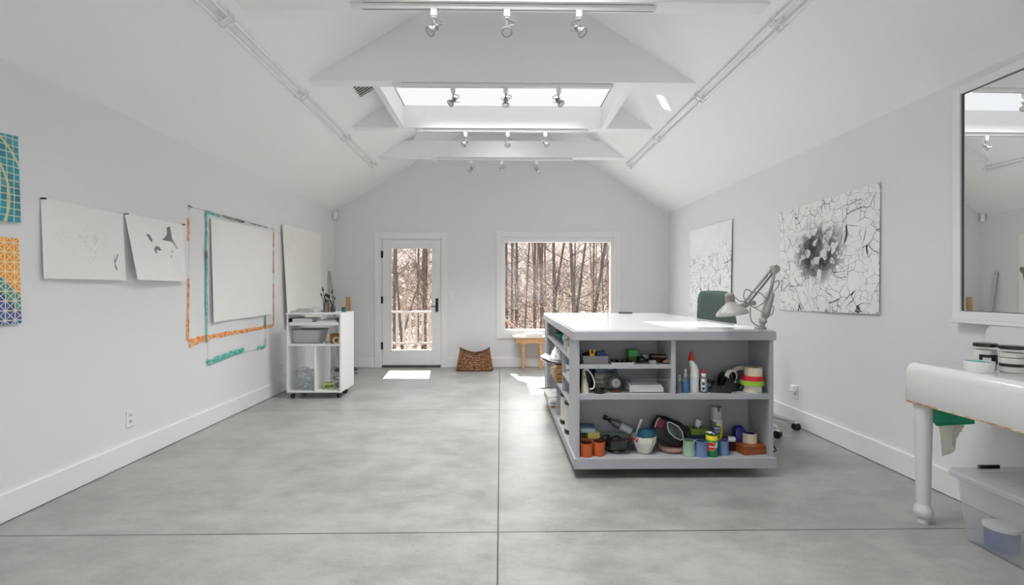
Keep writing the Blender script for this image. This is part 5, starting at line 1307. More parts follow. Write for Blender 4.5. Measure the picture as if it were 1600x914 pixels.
o = thing('tape_measure', 'black tape measure right of the green tin', 'tape measure', (lx(1001, 3.27), 3.27, ZL), (0, 0, .3)); B().rtub(.024, .016, .008, [(.002, 0), (0, .003), (0, .032), (.004, .036)]).build('case', BLACK, o, smooth=True); B().box(-.014, .014, -.0168, -.0158, .01, .026).build('face', mat('grey_face', (110, 110, 108), .4), o)
o = thing('grey_box', 'small pale grey box on the black block, top shelf', 'box', (lx(1007.5, 3.295), 3.295, ZL+.022)); B().rtub(.018, .014, .003, [(.001, 0), (0, .001), (0, .022)]).build('box', mat('pale_grey_box', (150, 152, 146), .6), o, smooth=True); B().rtub(.019, .015, .003, [(0, .016), (0, .024), (.001, .025)]).build('lid', mat('pale_grey_lid', (170, 172, 166), .5), o, smooth=True)
o = thing('black_block', 'low black block under the pale grey box', 'block', (lx(1007.5, 3.295), 3.295, ZL)); B().rtub(.026, .02, .004, [(.001, 0), (0, .001), (0, .021), (.001, .022)]).build('block', BLACK, o, smooth=True)
o = thing('eraser', 'chunky grey-white eraser at the front of the top shelf', 'eraser', (lx(1019, 3.20), 3.20, ZL), (0, 0, .12)); B().rtub(.021, .014, .003, [(.001, 0), (0, .001), (0, .021), (.001, .022)]).build('rubber', mat('grey_rubber', (164, 164, 152), .8), o, smooth=True); B().box(-.012, .0215, -.0146, .0146, .0005, .0226).build('sleeve', mat('eraser_sleeve', (186, 186, 178), .6), o)
sb = thing('scrub_brush', 'dark brown scrubbing brush with a tan tip on top shelf', 'brush', (lx(1034, 3.27), 3.27, ZL), (0, 0, R(-18)))
DKW = mat('dark_walnut', (58, 40, 32), .5)
b = B().rtub(.08, .028, .02, [(.006, .028), (0, .034), (0, .046), (.008, .052)]); b.build('handle', DKW, sb, smooth=True); B().rtub(.072, .023, .014, [(.003, 0), (0, .006), (0, .03)]).build('bristles', mat('dark_bristle', (40, 30, 26), .95, var=.4, scale=90.), sb, smooth=True)
o = thing('brush', 'round tan wood-backed brush at the right of top shelf', 'brush', (lx(1043, 3.195), 3.195, ZL), (0, 0, R(14)))
B().ball((0, 0, .014), .028, 18, 12, (1.2, .7, .5)).build('wood_back', mat('tan_wood', (156, 122, 92), .55), o, smooth=True); B().lathe([(0, 0), (.024, 0), (.026, .01), (0, .012)], 20, sx=1.1, sy=.7).build('bristles', MATS['dark_bristle'], o, smooth=True)

# ------------------------------------------------------------------ left side bays (seen along the side)
ZT = .748
o = thing('teal_bowl', 'teal bowl at the far end of the top side shelf', 'bowl', (.60, 4.60, ZT)); B().lathe([(0, 0), (.04, 0), (.075, .05), (.078, .062), (.074, .062), (.038, .006), (0, .005)], 28).build('bowl', mat('teal_glaze', (40, 138, 140), .4), o, smooth=True)
o = thing('lidded_pot', 'dark brown lidded pot behind the teal bowl', 'pot', (.60, 4.83, ZT)); B().lathe([(0, 0), (.05, 0), (.065, .04), (.05, .085), (.03, .09), (.012, .098), (0, .1)], 24).build('pot', mat('dark_brown_glaze', (70, 50, 44), .4), o, smooth=True)
o = thing('paper_roll', 'wide off-white paper roll lying on the top side shelf', 'paper roll', (.60, 4.12, ZT+.055)); b = B().lathe([(.018, -.15), (.055, -.15), (.055, .15), (.018, .15), (.018, -.15)], 30).xf(Matrix.Rotation(R(90), 4, 'X')); b.build('roll', mat('off_white_roll', (214, 208, 196), .8), o, smooth=True)
o = thing('mug', 'white mug lying by the paper roll', 'mug', (.545, 3.86, ZT)); B().lathe([(0, 0), (.034, 0), (.037, .004), (.038, .08), (.034, .08), (.033, .008), (0, .006)], 26).build('mug_body', mat('stone_white', (214, 210, 202), .4), o, smooth=True); B().tube([(.036, 0, .065), (.058, 0, .06), (.06, 0, .03), (.036, 0, .02)], .005, 8).build('handle', MATS['stone_white'], o, smooth=True)
o = thing('mug', 'squat cream mug nearest the near stile on the top side shelf', 'mug', (.54, 3.60, ZT)); B().lathe([(0, 0), (.036, 0), (.04, .004), (.042, .06), (.038, .06), (.036, .008), (0, .006)], 26).build('mug_body', CREAMC, o, smooth=True); B().tube([(0, .04, .05), (0, .06, .045), (0, .06, .022), (0, .04, .015)], .005, 8).build('handle', CREAMC, o, smooth=True)
o = thing('putty_tub', 'low pale tub between the mugs on the top side shelf', 'tub', (.545, 3.73, ZT)); B().lathe([(0, 0), (.03, 0), (.032, .03), (0, .032)], 24).build('tub', mat('putty', (190, 182, 166), .6), o, smooth=True); B().lathe([(0, .03), (.034, .03), (.034, .04), (0, .042)], 24).build('lid', mat('tub_lid', (120, 108, 96), .5), o, smooth=True)
# near right cell: white cups
for k, (x, y, r) in enumerate(((.545, 3.52, .036), (.55, 3.64, .034), (.545, 3.76, .036))):
    o = thing('paper_cup', ['white cup nearest the stile in the side cubby', 'white cup in the middle of the side cubby', 'white cup farthest back in the side cubby'][k], 'cup', (x, y, .568), group='white cups in the side cubby')
    B().lathe([(0, 0), (r*.75, 0), (r, .075), (r*1.04, .078), (r*.95, .078), (r*.7, .006), (0, .005)], 24).build('cup_body', WPLA, o, smooth=True); B().add(*patch(r*.9, R(200), R(330), .03, .05)).build('print', mat('cup_print', (120, 124, 128), .5), o)
# slatted crate with papers stacked on it
cr = thing('slatted_crate', 'small slatted wooden crate on the side shelf', 'crate', (.60, 4.31, .42))
CRW = wood('crate_wood', (150, 106, 62), (190, 144, 92), 5., 0)
b = B()
for k in range(4):
    z = .004+k*.037
    b.box(-.11, .11, -.118, -.11, z, z+.032).box(-.11, .11, .11, .118, z, z+.032).box(-.118, -.11, -.11, .11, z, z+.032).box(.11, .118, -.11, .11, z, z+.032)
b.build('slats', CRW, cr, bevel=.001)
b = B()
for sx in (-.105, .105):
    for sy in (-.105, .105): b.box(sx-.008, sx+.008, sy-.008, sy+.008, 0, .15)
b.box(-.11, .11, -.11, .11, .002, .008); b.build('corner_posts', CRW, cr)
o = thing('raffia', 'pale raffia strands hanging from the crate front', 'raffia', (.478, 4.20, .565)); b = B(); rr = random.Random(2)
for k in range(9): b.tube([(rr.uniform(-.03, .02), rr.uniform(-.03, 0), .0), (-.03+rr.uniform(-.03, .02), -.02+rr.uniform(-.02, .02), -.01), (-.035+rr.uniform(-.03, .02), -.03+rr.uniform(-.02, .01), -.06-rr.random()*.05)], .002, 5)
b.build('strands', mat('raffia_straw', (206, 188, 156), .8), o)
for k in range(4):
    o = thing('paper_sheet', ['lowest loose sheet jutting out over the crate', 'second loose sheet up over the crate', 'third loose sheet up over the crate', 'top curled sheet of the pile over the crate'][k], 'paper', (.55, 4.40, .5725+k*.006), (0, 0, [.05, -.12, .18, -.3][k]), 'loose sheets on the crate')
    a, c = .17, .12
    B().grid(lambda u, v: Vector((-a+2*a*u, -c+2*c*v, .0012*k + (.016+.012*k)*max(0, .35-u)**2*6)), 12, 6).build('sheet', [PAPER, mat('grey_paper', (196, 194, 192), .8)][k % 2], o, smooth=True, solid=.0012)
o = thing('plastic_bag', 'crumpled white plastic bag heaped on the sheets over the crate', 'bag', (.53, 4.38, .60))
from mathutils import noise as mnoise
def bagpt(u, v):
    a = 2*PI*u; rad = .085*(1-.75*v**1.6); q = Vector((rad*math.cos(a), rad*math.sin(a)*1.1, .105*v))
    k = mnoise.noise_vector(q*38+Vector((3, 1, 7)))*.016 + mnoise.noise_vector(q*90)*.008
    q += k; q.z = max(.001, q.z+.02*math.sin(3*a)*v); return q
b = B().grid(bagpt, 48, 14, True); b.f.append(tuple(range(47, -1, -1))); b.mi.append(0)
b.build('bag', mat('white_film', (222, 222, 224), .35), o, smooth=True)
# two canisters low down
for k, (y, tx_) in enumerate(((3.70, 'white canister with black lid and foot nearest the side stile'), (3.98, 'white canister with black lid behind its nearer twin'))):
    o = thing('canister', tx_, 'canister', (.572, y, ZB), group='pair of white canisters')
    B().lathe([(.078, .03), (.078, .222)], 36).build('body', mat('canister_white', (206, 204, 200), .35), o, smooth=True)
    B().lathe([(0, 0), (.078, 0), (.082, .004), (.082, .028), (.079, .032), (0, .032)], 36).build('foot', BLACK, o, smooth=True)
    B().lathe([(0, .22), (.082, .22), (.082, .236), (.07, .25), (0, .255)], 36).build('lid', BLACK, o, smooth=True)
    B().lathe([(.0825, .215), (.084, .217), (.084, .222), (.0825, .224)], 36).build('lid_band', STEEL, o, smooth=True)
# bottom left: portfolio sheets and frames jutting out
for k in range(7):
    o = thing('board', ['lowest board', 'second board up', 'third board up', 'fourth board up', 'fifth board up', 'sixth board up', 'topmost grey board jutting out'][k] + ' in the flat stack on the low side shelf', 'board', (.625+[0, -.01, .01, -.02, .0, -.015, -.03][k], 4.68, ZB+k*.012), (0, 0, [.01, -.02, .03, -.02, .02, -.05, .05][k]), 'boards stacked on the low side shelf')
    B().box(-.15, .15, -.28, .28, 0, .0112).build('board', [WPLA, TAN, mat('grey_board', (168, 168, 166), .7), PAPER, MATS['grey_board'], WPLA, MATS['grey_paper']][k], o, bevel=.001)
for k, (x, y, r) in enumerate(((.50, 4.55, .4), (.56, 4.75, -.3), (.52, 4.90, .9))):
    o = thing('pen', ['white-barrelled pen nearest end of the board stack', 'white-barrelled pen in the middle of the board stack', 'white-barrelled pen at the far end of the board stack'][k], 'pen', (x, y, ZB+.0885), (0, R(90), r), 'pens lying on the board stack')
    B().lathe([(0, -.06), (.002, -.058), (.005, -.045), (.005, .06), (0, .062)], 12).build('barrel', WPLA, o, smooth=True)
o = thing('wood_rod', 'thin dark rod jutting out over the board stack', 'rod', (.40, 4.93, ZB+.0905), (0, R(90), R(8))); B().lathe([(0, 0), (.005, .002), (.005, .26), (0, .262)], 10).build('rod', mat('dark_rod', (74, 66, 60), .6), o, smooth=True)
# on the countertop
o = thing('paper_sheet', 'large thin sheet lying on the island top before the chair', 'paper', (1.42, 3.62, .970), (0, 0, .02)); B().box(-.26, .26, -.30, .30, .0002, .0014).build('sheet', mat('shiny_paper', (244, 245, 245), .35), o)
o = thing('dark_case', 'small dark slim case on the far edge of the island top', 'case', (1.36, 5.25, .970)); B().rtub(.075, .02, .008, [(.002, 0), (0, .002), (0, .012), (.004, .016)]).build('body', mat('dark_grey', (70, 70, 72), .5), o, smooth=True)
# ================================================================== DESK LAMP
LG = mat('lamp_grey', (158, 156, 151), .4)
lp = thing('desk_lamp', 'grey jointed desk lamp clamped to the right of island', 'lamp', (1.785, 3.27, .970))
LAMP0 = len(bpy.data.objects)
lpw = lambda x, z, y=3.27: (x, y, z)
B().box(1.755, 1.81, 3.262, 3.31, .955, .972).cyl((1.785, 3.27, .972), (1.785, 3.27, 1.0), .016).build('base', LG, lp, world=True, smooth=True)
B().ball((1.788, 3.27, 1.012), .026, 16, 12).tube([(1.79, 3.27, 1.01), (1.80, 3.27, 1.05)], .018, 12).build('base_joint', LG, lp, world=True, smooth=True)
d = (Vector((1.845, 3.275, 1.20))-Vector((1.795, 3.27, 1.03)))
B().tube([(1.797, 3.27, 1.035), (1.803, 3.27, 1.05), (1.838, 3.274, 1.185), (1.842, 3.274, 1.20)], [.022, .028, .028, .022], 16).build('spring_cover', LG, lp, world=True, smooth=True)
EL = Vector((1.872, 3.28, 1.350))
B().tube([(1.832, 3.264, 1.18), EL+Vector((-.004, -.012, 0))], .010, 10).tube([(1.842, 3.29, 1.18), EL+Vector((.012, .012, 0))], .008, 10).build('lower_arm', LG, lp, world=True, smooth=True)
b = B().cyl(EL+Vector((0, -.02, 0)), EL+Vector((0, .02, 0)), .026, n=20)
b.tube([EL+Vector((-.006, 0, .016)), EL+Vector((-.012, 0, -.03))], [.026, .022], 14); b.build('elbow', LG, lp, world=True, smooth=True)
J = Vector((1.668, 3.27, 1.118))
B().tube([EL+Vector((-.02, -.006, .010)), J+Vector((-.006, -.006, .012))], .0075, 10).tube([EL+Vector((.0, .008, -.016)), J+Vector((.012, .008, -.014))], .0075, 10).build('upper_arm', LG, lp, world=True, smooth=True)
ds = (J-EL).normalized(); pr = []
for k in range(90):
    s = .22+.5*k/89; q = EL+ (J-EL)*s; a = k*1.35
    pr.append(q + Vector((.0, .0075*math.cos(a), .0))+Vector((.006*math.sin(a), 0, .008*math.sin(a)))+Vector((-.006, 0, .006)))
B().tube(pr, .0018, 5).build('spring', mat('lamp_spring', (120, 118, 114), .4, .5), lp, world=True)
B().tube([J+Vector((.008, 0, 0)), J+Vector((-.03, 0, -.012)), J+Vector((-.075, 0, -.010))], [.018, .016, .012], 12).ball(J+Vector((.008, 0, 0)), .02, 14, 10).build('head_joint', LG, lp, world=True, smooth=True)
hc = Vector((1.585, 3.27, 1.075))
hm = Matrix.Translation(hc) @ Matrix.Rotation(R(-9), 4, 'Y')
b = B().lathe([(.0, .118), (.022, .118), (.026, .112), (.028, .06), (.034, .05), (.05, .038), (.085, .008), (.098, -.008), (.099, -.022), (.095, -.022), (.094, -.01), (.08, .006), (.046, .03), (.03, .04), (0, .044)], 40)
hd = b.xf(hm).build('lamp_shade', LG, lp, world=True, smooth=True)
def wchild(bm_, name, m, par, **k):
    o = bm_.build(name, m, par, **k); return o
b = B()
for k in range(5): b.lathe([(.0285, .066+k*.009), (.0305, .067+k*.009), (.0305, .070+k*.009), (.0285, .071+k*.009)], 24)
b.xf(hm); b.build('vent_rings', mat('lamp_grey_dark', (140, 138, 132), .5), lp, world=True, smooth=True)
B().ball((0, 0, .0), .03, 16, 12).xf(hm).build('bulb', mat('frosted_bulb', (228, 226, 220), .4), lp, world=True, smooth=True)
B().cyl((1.725, 3.262, 1.128), (1.725, 3.29, 1.128), .016, n=14).build('knob', mat('lamp_grey_dark', (140, 138, 132), .5), lp, world=True, smooth=True)
b = B()
b.tube(spline([(1.60, 3.262, 1.17), (1.63, 3.25, 1.14), (1.685, 3.25, 1.15), (1.70, 3.25, 1.20), (1.665, 3.25, 1.215), (1.655, 3.25, 1.16), (1.72, 3.25, 1.10), (1.80, 3.25, 1.15), (1.83, 3.25, 1.24), (1.88, 3.255, 1.275), (1.885, 3.26, 1.24), (1.845, 3.245, 1.205)]), .0036, 6)
b.tube(spline([(1.70, 3.25, 1.20), (1.76, 3.252, 1.195), (1.79, 3.25, 1.165), (1.81, 3.244, 1.16)]), .0036, 6)
b.tube(spline([(1.72, 3.25, 1.10), (1.755, 3.245, 1.08), (1.82, 3.24, 1.05), (1.845, 3.245, 1.09), (1.835, 3.25, 1.12)]), .0036, 6)
b.tube(spline([(1.695, 3.25, 1.10), (1.70, 3.25, 1.02), (1.735, 3.245, .985), (1.77, 3.245, .982)]), .0036, 6)
b.build('power_cord', mat('lamp_cord', (142, 140, 136), .5), lp, world=True, smooth=True)

lp.location += Vector((-.078, -.145, .0145))

# ================================================================== TASK CHAIR
GRNF = mat('green_fabric', (112, 130, 121), .9, var=.08, scale=120., bump=.15)
hub = Vector((2.25, 4.33, 0)); fd = Vector((.62, -.78, 0)).normalized(); sd = Vector((-fd.y, fd.x, 0))
ch = thing('task_chair', 'dark green task chair on white star base behind the island', 'chair', hub)
WCH = mat('chair_white', (214, 214, 214), .35)
def cw(f, s, z): return fd*f + sd*s + Vector((0, 0, z))
B().cyl((0, 0, .10), (0, 0, .19), .034).cyl((0, 0, .19), (0, 0, .39), .018).build('column', mat('chair_column', (60, 60, 62), .4), ch, smooth=True)
for a in (-83, -22, 48, 120, 195):
    e = Vector((math.cos(R(a)), math.sin(R(a)), 0))*.365
    lg = B().tube([(0, 0, .125), e*.25+Vector((0, 0, .125)), e*.7+Vector((0, 0, .10)), e+Vector((0, 0, .082))], [.026, .026, .021, .016], 10).build('leg', WCH, ch, smooth=True)
    n = Vector((-math.sin(R(a+35)), math.cos(R(a+35)), 0))
    b = B()
    for s in (-1, 1): b.cyl(e+n*s*.007+Vector((0, 0, .031)), e+n*s*.022+Vector((0, 0, .031)), .031, n=20)
    b.build('caster', BLACK, lg, smooth=True)
    B().cyl(e+Vector((0, 0, .05)), e+Vector((0, 0, .085)), .012, n=12).ball(e+Vector((0, 0, .062)), .022, 12, 8, (1, 1, .7)).build('caster_hood', WCH, lg, smooth=True)
BC = Vector((-.225, .22, 0)); bd = Vector((.2, -.98, 0)).normalized(); bs = Vector((-bd.y, bd.x, 0))
B().tube([(0, 0, .385), BC*.4+Vector((0, 0, .40)), BC*.9+Vector((0, 0, .43)), BC*1.02+Vector((0, 0, .55)), BC*1.0+Vector((0, 0, .80))], [.03, .028, .024, .02, .016], 10).build('back_post', BLACK, ch, smooth=True)
b = B().rtub(.18, .185, .08, [(.02, 0), (0, .015), (0, .045), (.015, .065), (.06, .072)])
b.xf(Matrix.Translation((-.05, 0, .405)) @ Matrix.Rotation(math.atan2(fd.y, fd.x), 4, 'Z')); b.build('seat', GRNF, ch, smooth=True)
def backf(u, v, front):
    # rounded back pad, wider low down
    s = (u-.5)*2; h = v
    hwid = .235 - .055*h
    zz = .72 + .50*h
    r = 1-max(0, abs(s)-.78)/.22*0.0
    edge = (1-abs(s)**6)*(1-abs(2*h-1)**10)
    kk = 1-.20*max(0, abs(2*h-1)-.72)**2/.0784*abs(s)**3
    s *= kk
    dep = .01 - .05*h + .05*s*s + (.028*edge if front else -.012*edge)
    return BC + bd*dep + bs*(s*hwid) + Vector((0, 0, zz-.025*s**4*(1 if h > .5 else -1)*abs(2*h-1)**4))
b = B().grid(lambda u, v: backf(u, v, True), 24, 24); n0 = len(b.v); b.grid(lambda u, v: backf(u, v, False), 24, 24)
rimi = [i for i in range(25)] + [25*j+24 for j in range(1, 25)] + [24*25+i for i in range(23, -1, -1)] + [25*j for j in range(23, 0, -1)]
for k in range(len(rimi)):
    a, c = rimi[k], rimi[(k+1) % len(rimi)]; b.f.append((a, c, c+n0, a+n0)); b.mi.append(0)
b.build('backrest', GRNF, ch, smooth=True)

# ================================================================== SINK ON LEGS
SX0, SX1, SY0, SY1, SZ0, SZ1 = 2.178, 2.66, 1.15, 2.60, .636, .840
sk_ = thing('utility_sink', 'white enamel apron sink on turned legs along the right wall', 'sink', ((SX0+SX1)/2, (SY0+SY1)/2, 0))
b = B(); hx, hy = (SX1-SX0)/2, (SY1-SY0)/2; r = .055
secs = [(.004, SZ0), (0, SZ0+.006), (0, SZ1-.05), (.004, SZ1-.03), (.012, SZ1-.014), (.026, SZ1-.003), (.04, SZ1)]
b.rtub(hx, hy, r, secs, 6); b.xf(Matrix.Translation(((SX0+SX1)/2, (SY0+SY1)/2, 0)))
b.build('body', ENAMEL, sk_, world=True, smooth=True)
# rim round the near basin and a drain hole in the basin floor
b = B().rtub(.17, .26, .06, [(0, .8402), (.006, .8445), (.014, .8445), (.02, .8402)]); b.xf(Matrix.Translation((2.40, 1.55, 0))); b.build('basin_rim', ENAMEL, sk_, world=True, smooth=True)
B().lathe([(0, .8405), (.03, .8405), (.03, .8425), (0, .8425)], 20, c=(2.40, 1.55, 0)).build('drain', CHROME, sk_, world=True, smooth=True)
poly = [(SY0, SZ1-.02), (SY1-.015, SZ1-.02), (SY1-.012, .95)] + [(SY1-.012-.075*(1-math.cos(R(a))), .98+.075*math.sin(R(a))) for a in (10, 30, 50, 70, 90)] + [(SY0, 1.055)]
B().prism(poly, 0, SX1-.028, SX1).build('backsplash', ENAMEL, sk_, world=True, bevel=.008)
RUST = NT('rust_edge'); nz = RUST.n('TexNoise', {'Vector': RUST.obj(), 'Scale': 22., 'Detail': 4.})
RUST.set(Base_Color=RUST.mix(RUST.smooth(nz.outputs[0], .38, .62), lin((214, 204, 186)), lin((166, 124, 74))), Roughness=.8)
b = B().rtub(hx-.001, hy-.001, r, [(0, SZ0-.006), (0, SZ0+.001), (.01, SZ0+.001)]); b.xf(Matrix.Translation(((SX0+SX1)/2, (SY0+SY1)/2, 0))); b.build('rusty_edge', RUST.m, sk_, world=True, smooth=True)
LEGM = mat('leg_enamel', (222, 222, 220), .3)
for y in (2.52, 1.25):
    b = B().lathe([(0, 0), (.024, .0), (.026, .012), (.022, .02), (.036, .034), (.043, .055), (.040, .078), (.029, .095), (.029, .105), (.031, .12), (.040, SZ0-.03), (.043, SZ0-.006)], 28, c=(2.235, y, 0))
    b.build('leg', LEGM, sk_, world=True, smooth=True)
for y in (2.44,): B().cyl((2.30, y, SZ0-.02), (2.30, y, SZ0-.004), .014, n=12).build('bolt', RUST.m, sk_, world=True)
# jars and tub on the sink
def jar(label, loc, band):
    o = thing('glass_jar', label, 'jar', loc)
    B().lathe([(0, 0), (.040, 0), (.044, .005), (.044, .10), (.040, .112)], 32).build('glass', clear('jar_glass', (236, 240, 240), .12, .03), o, smooth=True)
    B().lathe([(0, .003), (.0405, .004), (.0415, .008), (.0415, .094), (0, .094)], 30).build('white_contents', mat('white_powder', (226, 224, 216), .9), o, smooth=True)
    for (z0, z1, m, nm) in band: B().lathe([(.0442, z0), (.0446, z0+.001), (.0446, z1-.001), (.0442, z1)], 32).build(nm, m, o, smooth=True)
    B().lathe([(0, .110), (.044, .110), (.0465, .112), (.0465, .124), (.044, .127), (0, .127)], 32).build('lid', mat('black_lid', (24, 24, 24), .3), o, smooth=True)
    return o
LBK = mat('label_black', (22, 22, 22), .5); LWH = mat('label_paper', (216, 214, 208), .6)
j1 = jar('glass jar with black-framed label, left of the two jars', (2.385, 2.34, SZ1), [])
B().add(*patch(.0446, R(195), R(300), .028, .074)).build('label', LBK, j1); B().add(*patch(.0450, R(212), R(252), .028, .060)).build('label_field', LWH, j1)
jar('glass jar with black label stripe, right of the two jars', (2.405, 2.235, SZ1), [(.030, .044, LBK, 'label_stripe'), (.044, .07, LWH, 'label_paper'), (.07, .073, LBK, 'label_line')])
o = thing('plastic_tub', 'round white tub with teal paint inside, before the jars', 'tub', (2.278, 2.265, SZ1))
B().lathe([(0, 0), (.048, 0), (.051, .004), (.056, .046), (.056, .05), (.0525, .05), (.0475, .008), (0, .006)], 32).build('tub', WPLA, o, smooth=True)
B().lathe([(0, .040), (.03, .041), (.0515, .047), (0, .044)], 28).build('teal_paint', mat('teal_wet', (70, 168, 170), .3), o, smooth=True)
# cloth and bag hanging beneath
o = thing('folded_cloth', 'folded green cloth tucked under the sink', 'cloth', (2.36, 2.50, .575))
b = B()
for k, (m_, dz, sh) in enumerate(((0, 0, 0), (0, -.012, .012))):
    b.prism([(-.10-sh, .058), (.125, .058), (.125, -.004+dz), (-.08, -.070+dz*1.2), (-.10-sh, -.05+dz)], 0, -.012+.012*k, -.004+.012*k)
for q in b.v: q.y, q.z = -q.y*1.0, q.z
b.build('cloth', mat('green_cloth', (40, 150, 116), .8, var=.1, scale=60.), o, bevel=.003)
o = thing('plastic_bag', 'crumpled white plastic bag hanging below the green cloth', 'bag', (2.385, 2.53, .60))
def bagsheet(u, v):
    w = .11*(1-.55*v)+.02
    return Vector((.012*math.sin(9*u+4*v)+.012*math.sin(17*u*v+1)+.006, .02-(u-.5)*2*w*(.9+.1*math.sin(6*v)) - .03*v, .03-.30*v*(.72+.28*math.sin(PI*(.15+u*1.0)+.9))))
b = B().grid(bagsheet, 30, 20); b.build('bag', clear('bag_film', (236, 234, 226), .62, .2), o, smooth=True, solid=.002)
# storage bin
sb_ = thing('storage_bin', 'lidded translucent storage bin on the floor under the sink', 'bin', (2.45, 1.985, 0))
BINM = clear('bin_plastic', (246, 248, 250), .2, .2)
TX, TY = .215, .40
b = B().rtub(TX, TY, .05, [(.055, 0), (.05, .004), (.018, .30), (.0, .305), (.0, .315), (.006, .318), (.02, .314), (.024, .30), (.054, .01)]); b.build('tub', BINM, sb_, smooth=True)
lid = B().rtub(TX+.01, TY+.01, .05, [(.0, .312), (-.002, .330), (.006, .338), (.03, .338), (.04, .330), (.09, .331)]).build('lid', clear('lid_plastic', (230, 233, 238), .3, .15), sb_, smooth=True)
b = B()
for s in (-1, 1): b.rtub(.055, .006, .005, [(0, .33), (0, .347), (.002, .35)]); 
b.xf(Matrix.Translation((0, TY+.002, 0))); b.build('latch', mat('bin_latch', (150, 154, 160), .4), sb_, smooth=True)
b = B()
for y in (-.2, 0, .2): b.box(-.12, .12, y-.012, y+.012, .3305, .337)
b.build('lid_ribs', MATS['lid_plastic'], sb_, bevel=.003)
NVB = mat('denim_blue', (48, 84, 150), .6); 
def pot(label, loc, r, h, m, lm):
    o = thing('paint_tub', label, 'paint tub', loc, group='tubs inside the storage bin')
    B().lathe([(0, 0), (r*.92, 0), (r*.95, .004), (r, h)], 28).build('body', m, o, smooth=True); B().lathe([(0, h), (r*1.05, h), (r*1.05, h+.014), (r*.95, h+.018), (0, h+.018)], 28).build('lid', lm, o, smooth=True)
pot('blue paint tub at the far end inside the storage bin', (2.372, 2.25, .006), .064, .095, NVB, WPLA)
pot('white paint tub in the middle of the storage bin', (2.385, 2.055, .006), .070, .085, WPLA, WPLA)
pot('white paint tub behind the blue one in the bin', (2.53, 2.20, .006), .066, .1, WPLA, WPLA)
pot('teal-sided paint tub near end of the storage bin', (2.385, 1.895, .006), .070, .085, mat('steel_teal', (80, 140, 160), .5), WPLA)
pot('blue paint tub stacked on the white one in the bin', (2.385, 2.055, .110), .066, .08, mat('sea_blue', (88, 142, 176), .5), WPLA)

# ================================================================== LIGHT
w = bpy.data.worlds.new('sky'); bpy.context.scene.world = w; w.use_nodes = True
nt = w.node_tree; bgn = nt.nodes['Background']
tc = nt.nodes.new('ShaderNodeTexCoord'); sp = nt.nodes.new('ShaderNodeSeparateXYZ'); nt.links.new(tc.outputs['Generated'], sp.inputs[0])
rp = nt.nodes.new('ShaderNodeValToRGB'); nt.links.new(sp.outputs[2], rp.inputs[0])
rp.color_ramp.elements[0].position = .0; rp.color_ramp.elements[0].color = (.98, .97, 1., 1)
rp.color_ramp.elements[1].position = .5; rp.color_ramp.elements[1].color = (.72, .84, 1., 1)
nt.links.new(rp.outputs[0], bgn.inputs[0]); bgn.inputs[1].default_value = WORLD_E
def light(name, kind, loc, aim, energy, color=(1, 1, 1), **k):
    l = bpy.data.lights.new(name, kind); l.energy = energy; l.color = color
    for a, v in k.items(): setattr(l, a, v)
    o = bpy.data.objects.new(name, l); C.objects.link(o); o.location = loc
    o.rotation_mode = 'QUATERNION'; o.rotation_quaternion = Vector(aim).normalized().to_track_quat('-Z', 'Y')
    return o
light('sun', 'SUN', (0, 12, 10), (.10, -1, -.95), SUN_E, (1., .96, .9), angle=R(.53))
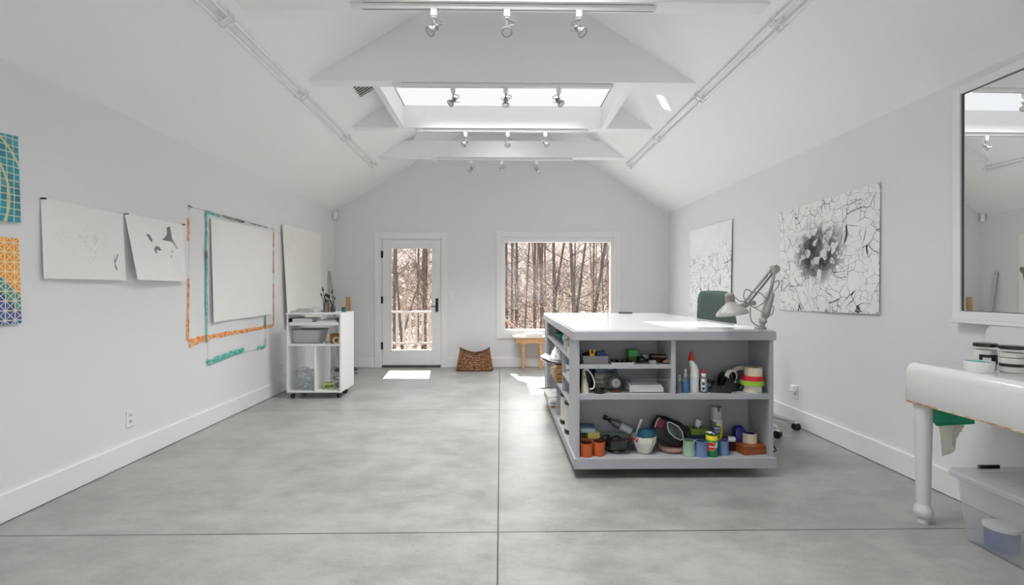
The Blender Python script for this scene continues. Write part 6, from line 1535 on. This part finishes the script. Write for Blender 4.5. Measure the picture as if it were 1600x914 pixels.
# daylight from the skylight and picture window, plus added fill lamps
light('floor_bounce_fill', 'AREA', (XM, .75, 3.29), (0, 0, -1), BOUNCE_FILL_W, (1., .995, .985), shape='RECTANGLE', size=2.1, size_y=.8, spread=R(16))  # added lamp; lights the floor out of frame to bounce up onto the ceiling
light('near_bay_fill', 'AREA', (XM, 2.3, 3.54), (0, 0, -1), NEAR_FILL_W, (1., 1., 1.), shape='RECTANGLE', size=1.2, size_y=1.0, spread=R(118))  # added fill lamp above the frame over the near bay
light('skylight_daylight', 'AREA', (XM, (ys0+ys1)/2, 3.28), (0, 0, -1), RIDGE_W[0], (1., 1., 1.), shape='RECTANGLE', size=1.7, size_y=.7, spread=R(116))
light('ridge_bay_fill', 'AREA', (XM, 6.09, 3.845), (0, 0, -1), RIDGE_W[1], (1., 1., 1.), shape='RECTANGLE', size=.72, size_y=.4, spread=R(80))  # added fill lamp hidden above the boxed panel
light('rear_fill', 'AREA', ((FX0+FX1)/2, YF-.02, (FZ0+FZ1)/2), (0, 1, .06), REAR_W, (1., 1., 1.), shape='RECTANGLE', size=FX1-FX0-.1, size_y=FZ1-FZ0-.1)  # added fill lamp behind the camera
light('front_window_daylight', 'AREA', ((WX0+WX1)/2, YB+.12, (WZ0+WZ1)/2), (0, -1, -.1), WIN_W, (1., 1., 1.), shape='RECTANGLE', size=1.6, size_y=1.35)

g = light('glint_lamp', 'AREA', (1.632, 4.81, .99), (0, 0, 1), GLINT_LAMP_E, (1, 1, 1), shape='RECTANGLE', size=.197, size_y=.07, spread=R(1.2))  # added lamp on the island top, imitates reflected sun on the ceiling slope
g.rotation_mode = 'XYZ'; g.rotation_euler = (R(180), 0, R(-128))
# ================================================================== CAMERA AND COLOUR
cam = bpy.data.cameras.new('camera'); co = bpy.data.objects.new('camera', cam); C.objects.link(co)
cam.sensor_fit = 'HORIZONTAL'; cam.sensor_width = 36.0; cam.lens = 36.0*FPX/1600
cam.shift_x = (800-U0)/1600; cam.shift_y = (V0-457)/1600
cam.clip_start = .05; cam.clip_end = 300
co.location = (0, 0, EYE); co.rotation_euler = (R(90), 0, -TH)
sc = bpy.context.scene; sc.camera = co
vs_ = sc.view_settings; vs_.view_transform = 'Standard'; vs_.look = 'None'; vs_.gamma = 1; vs_.use_curve_mapping = False; vs_.exposure = EXPO
sc.display_settings.display_device = 'sRGB'
cy = sc.cycles; cy.use_denoising = True
try: cy.denoiser = 'OPENIMAGEDENOISE'
except Exception: pass
cy.use_light_tree = False
cy.max_bounces = 10; cy.diffuse_bounces = 6; cy.glossy_bounces = 5; cy.transparent_max_bounces = 24; cy.transmission_bounces = 6
cy.caustics_reflective = False; cy.caustics_refractive = False; cy.sample_clamp_indirect = 6.; cy.blur_glossy = .5
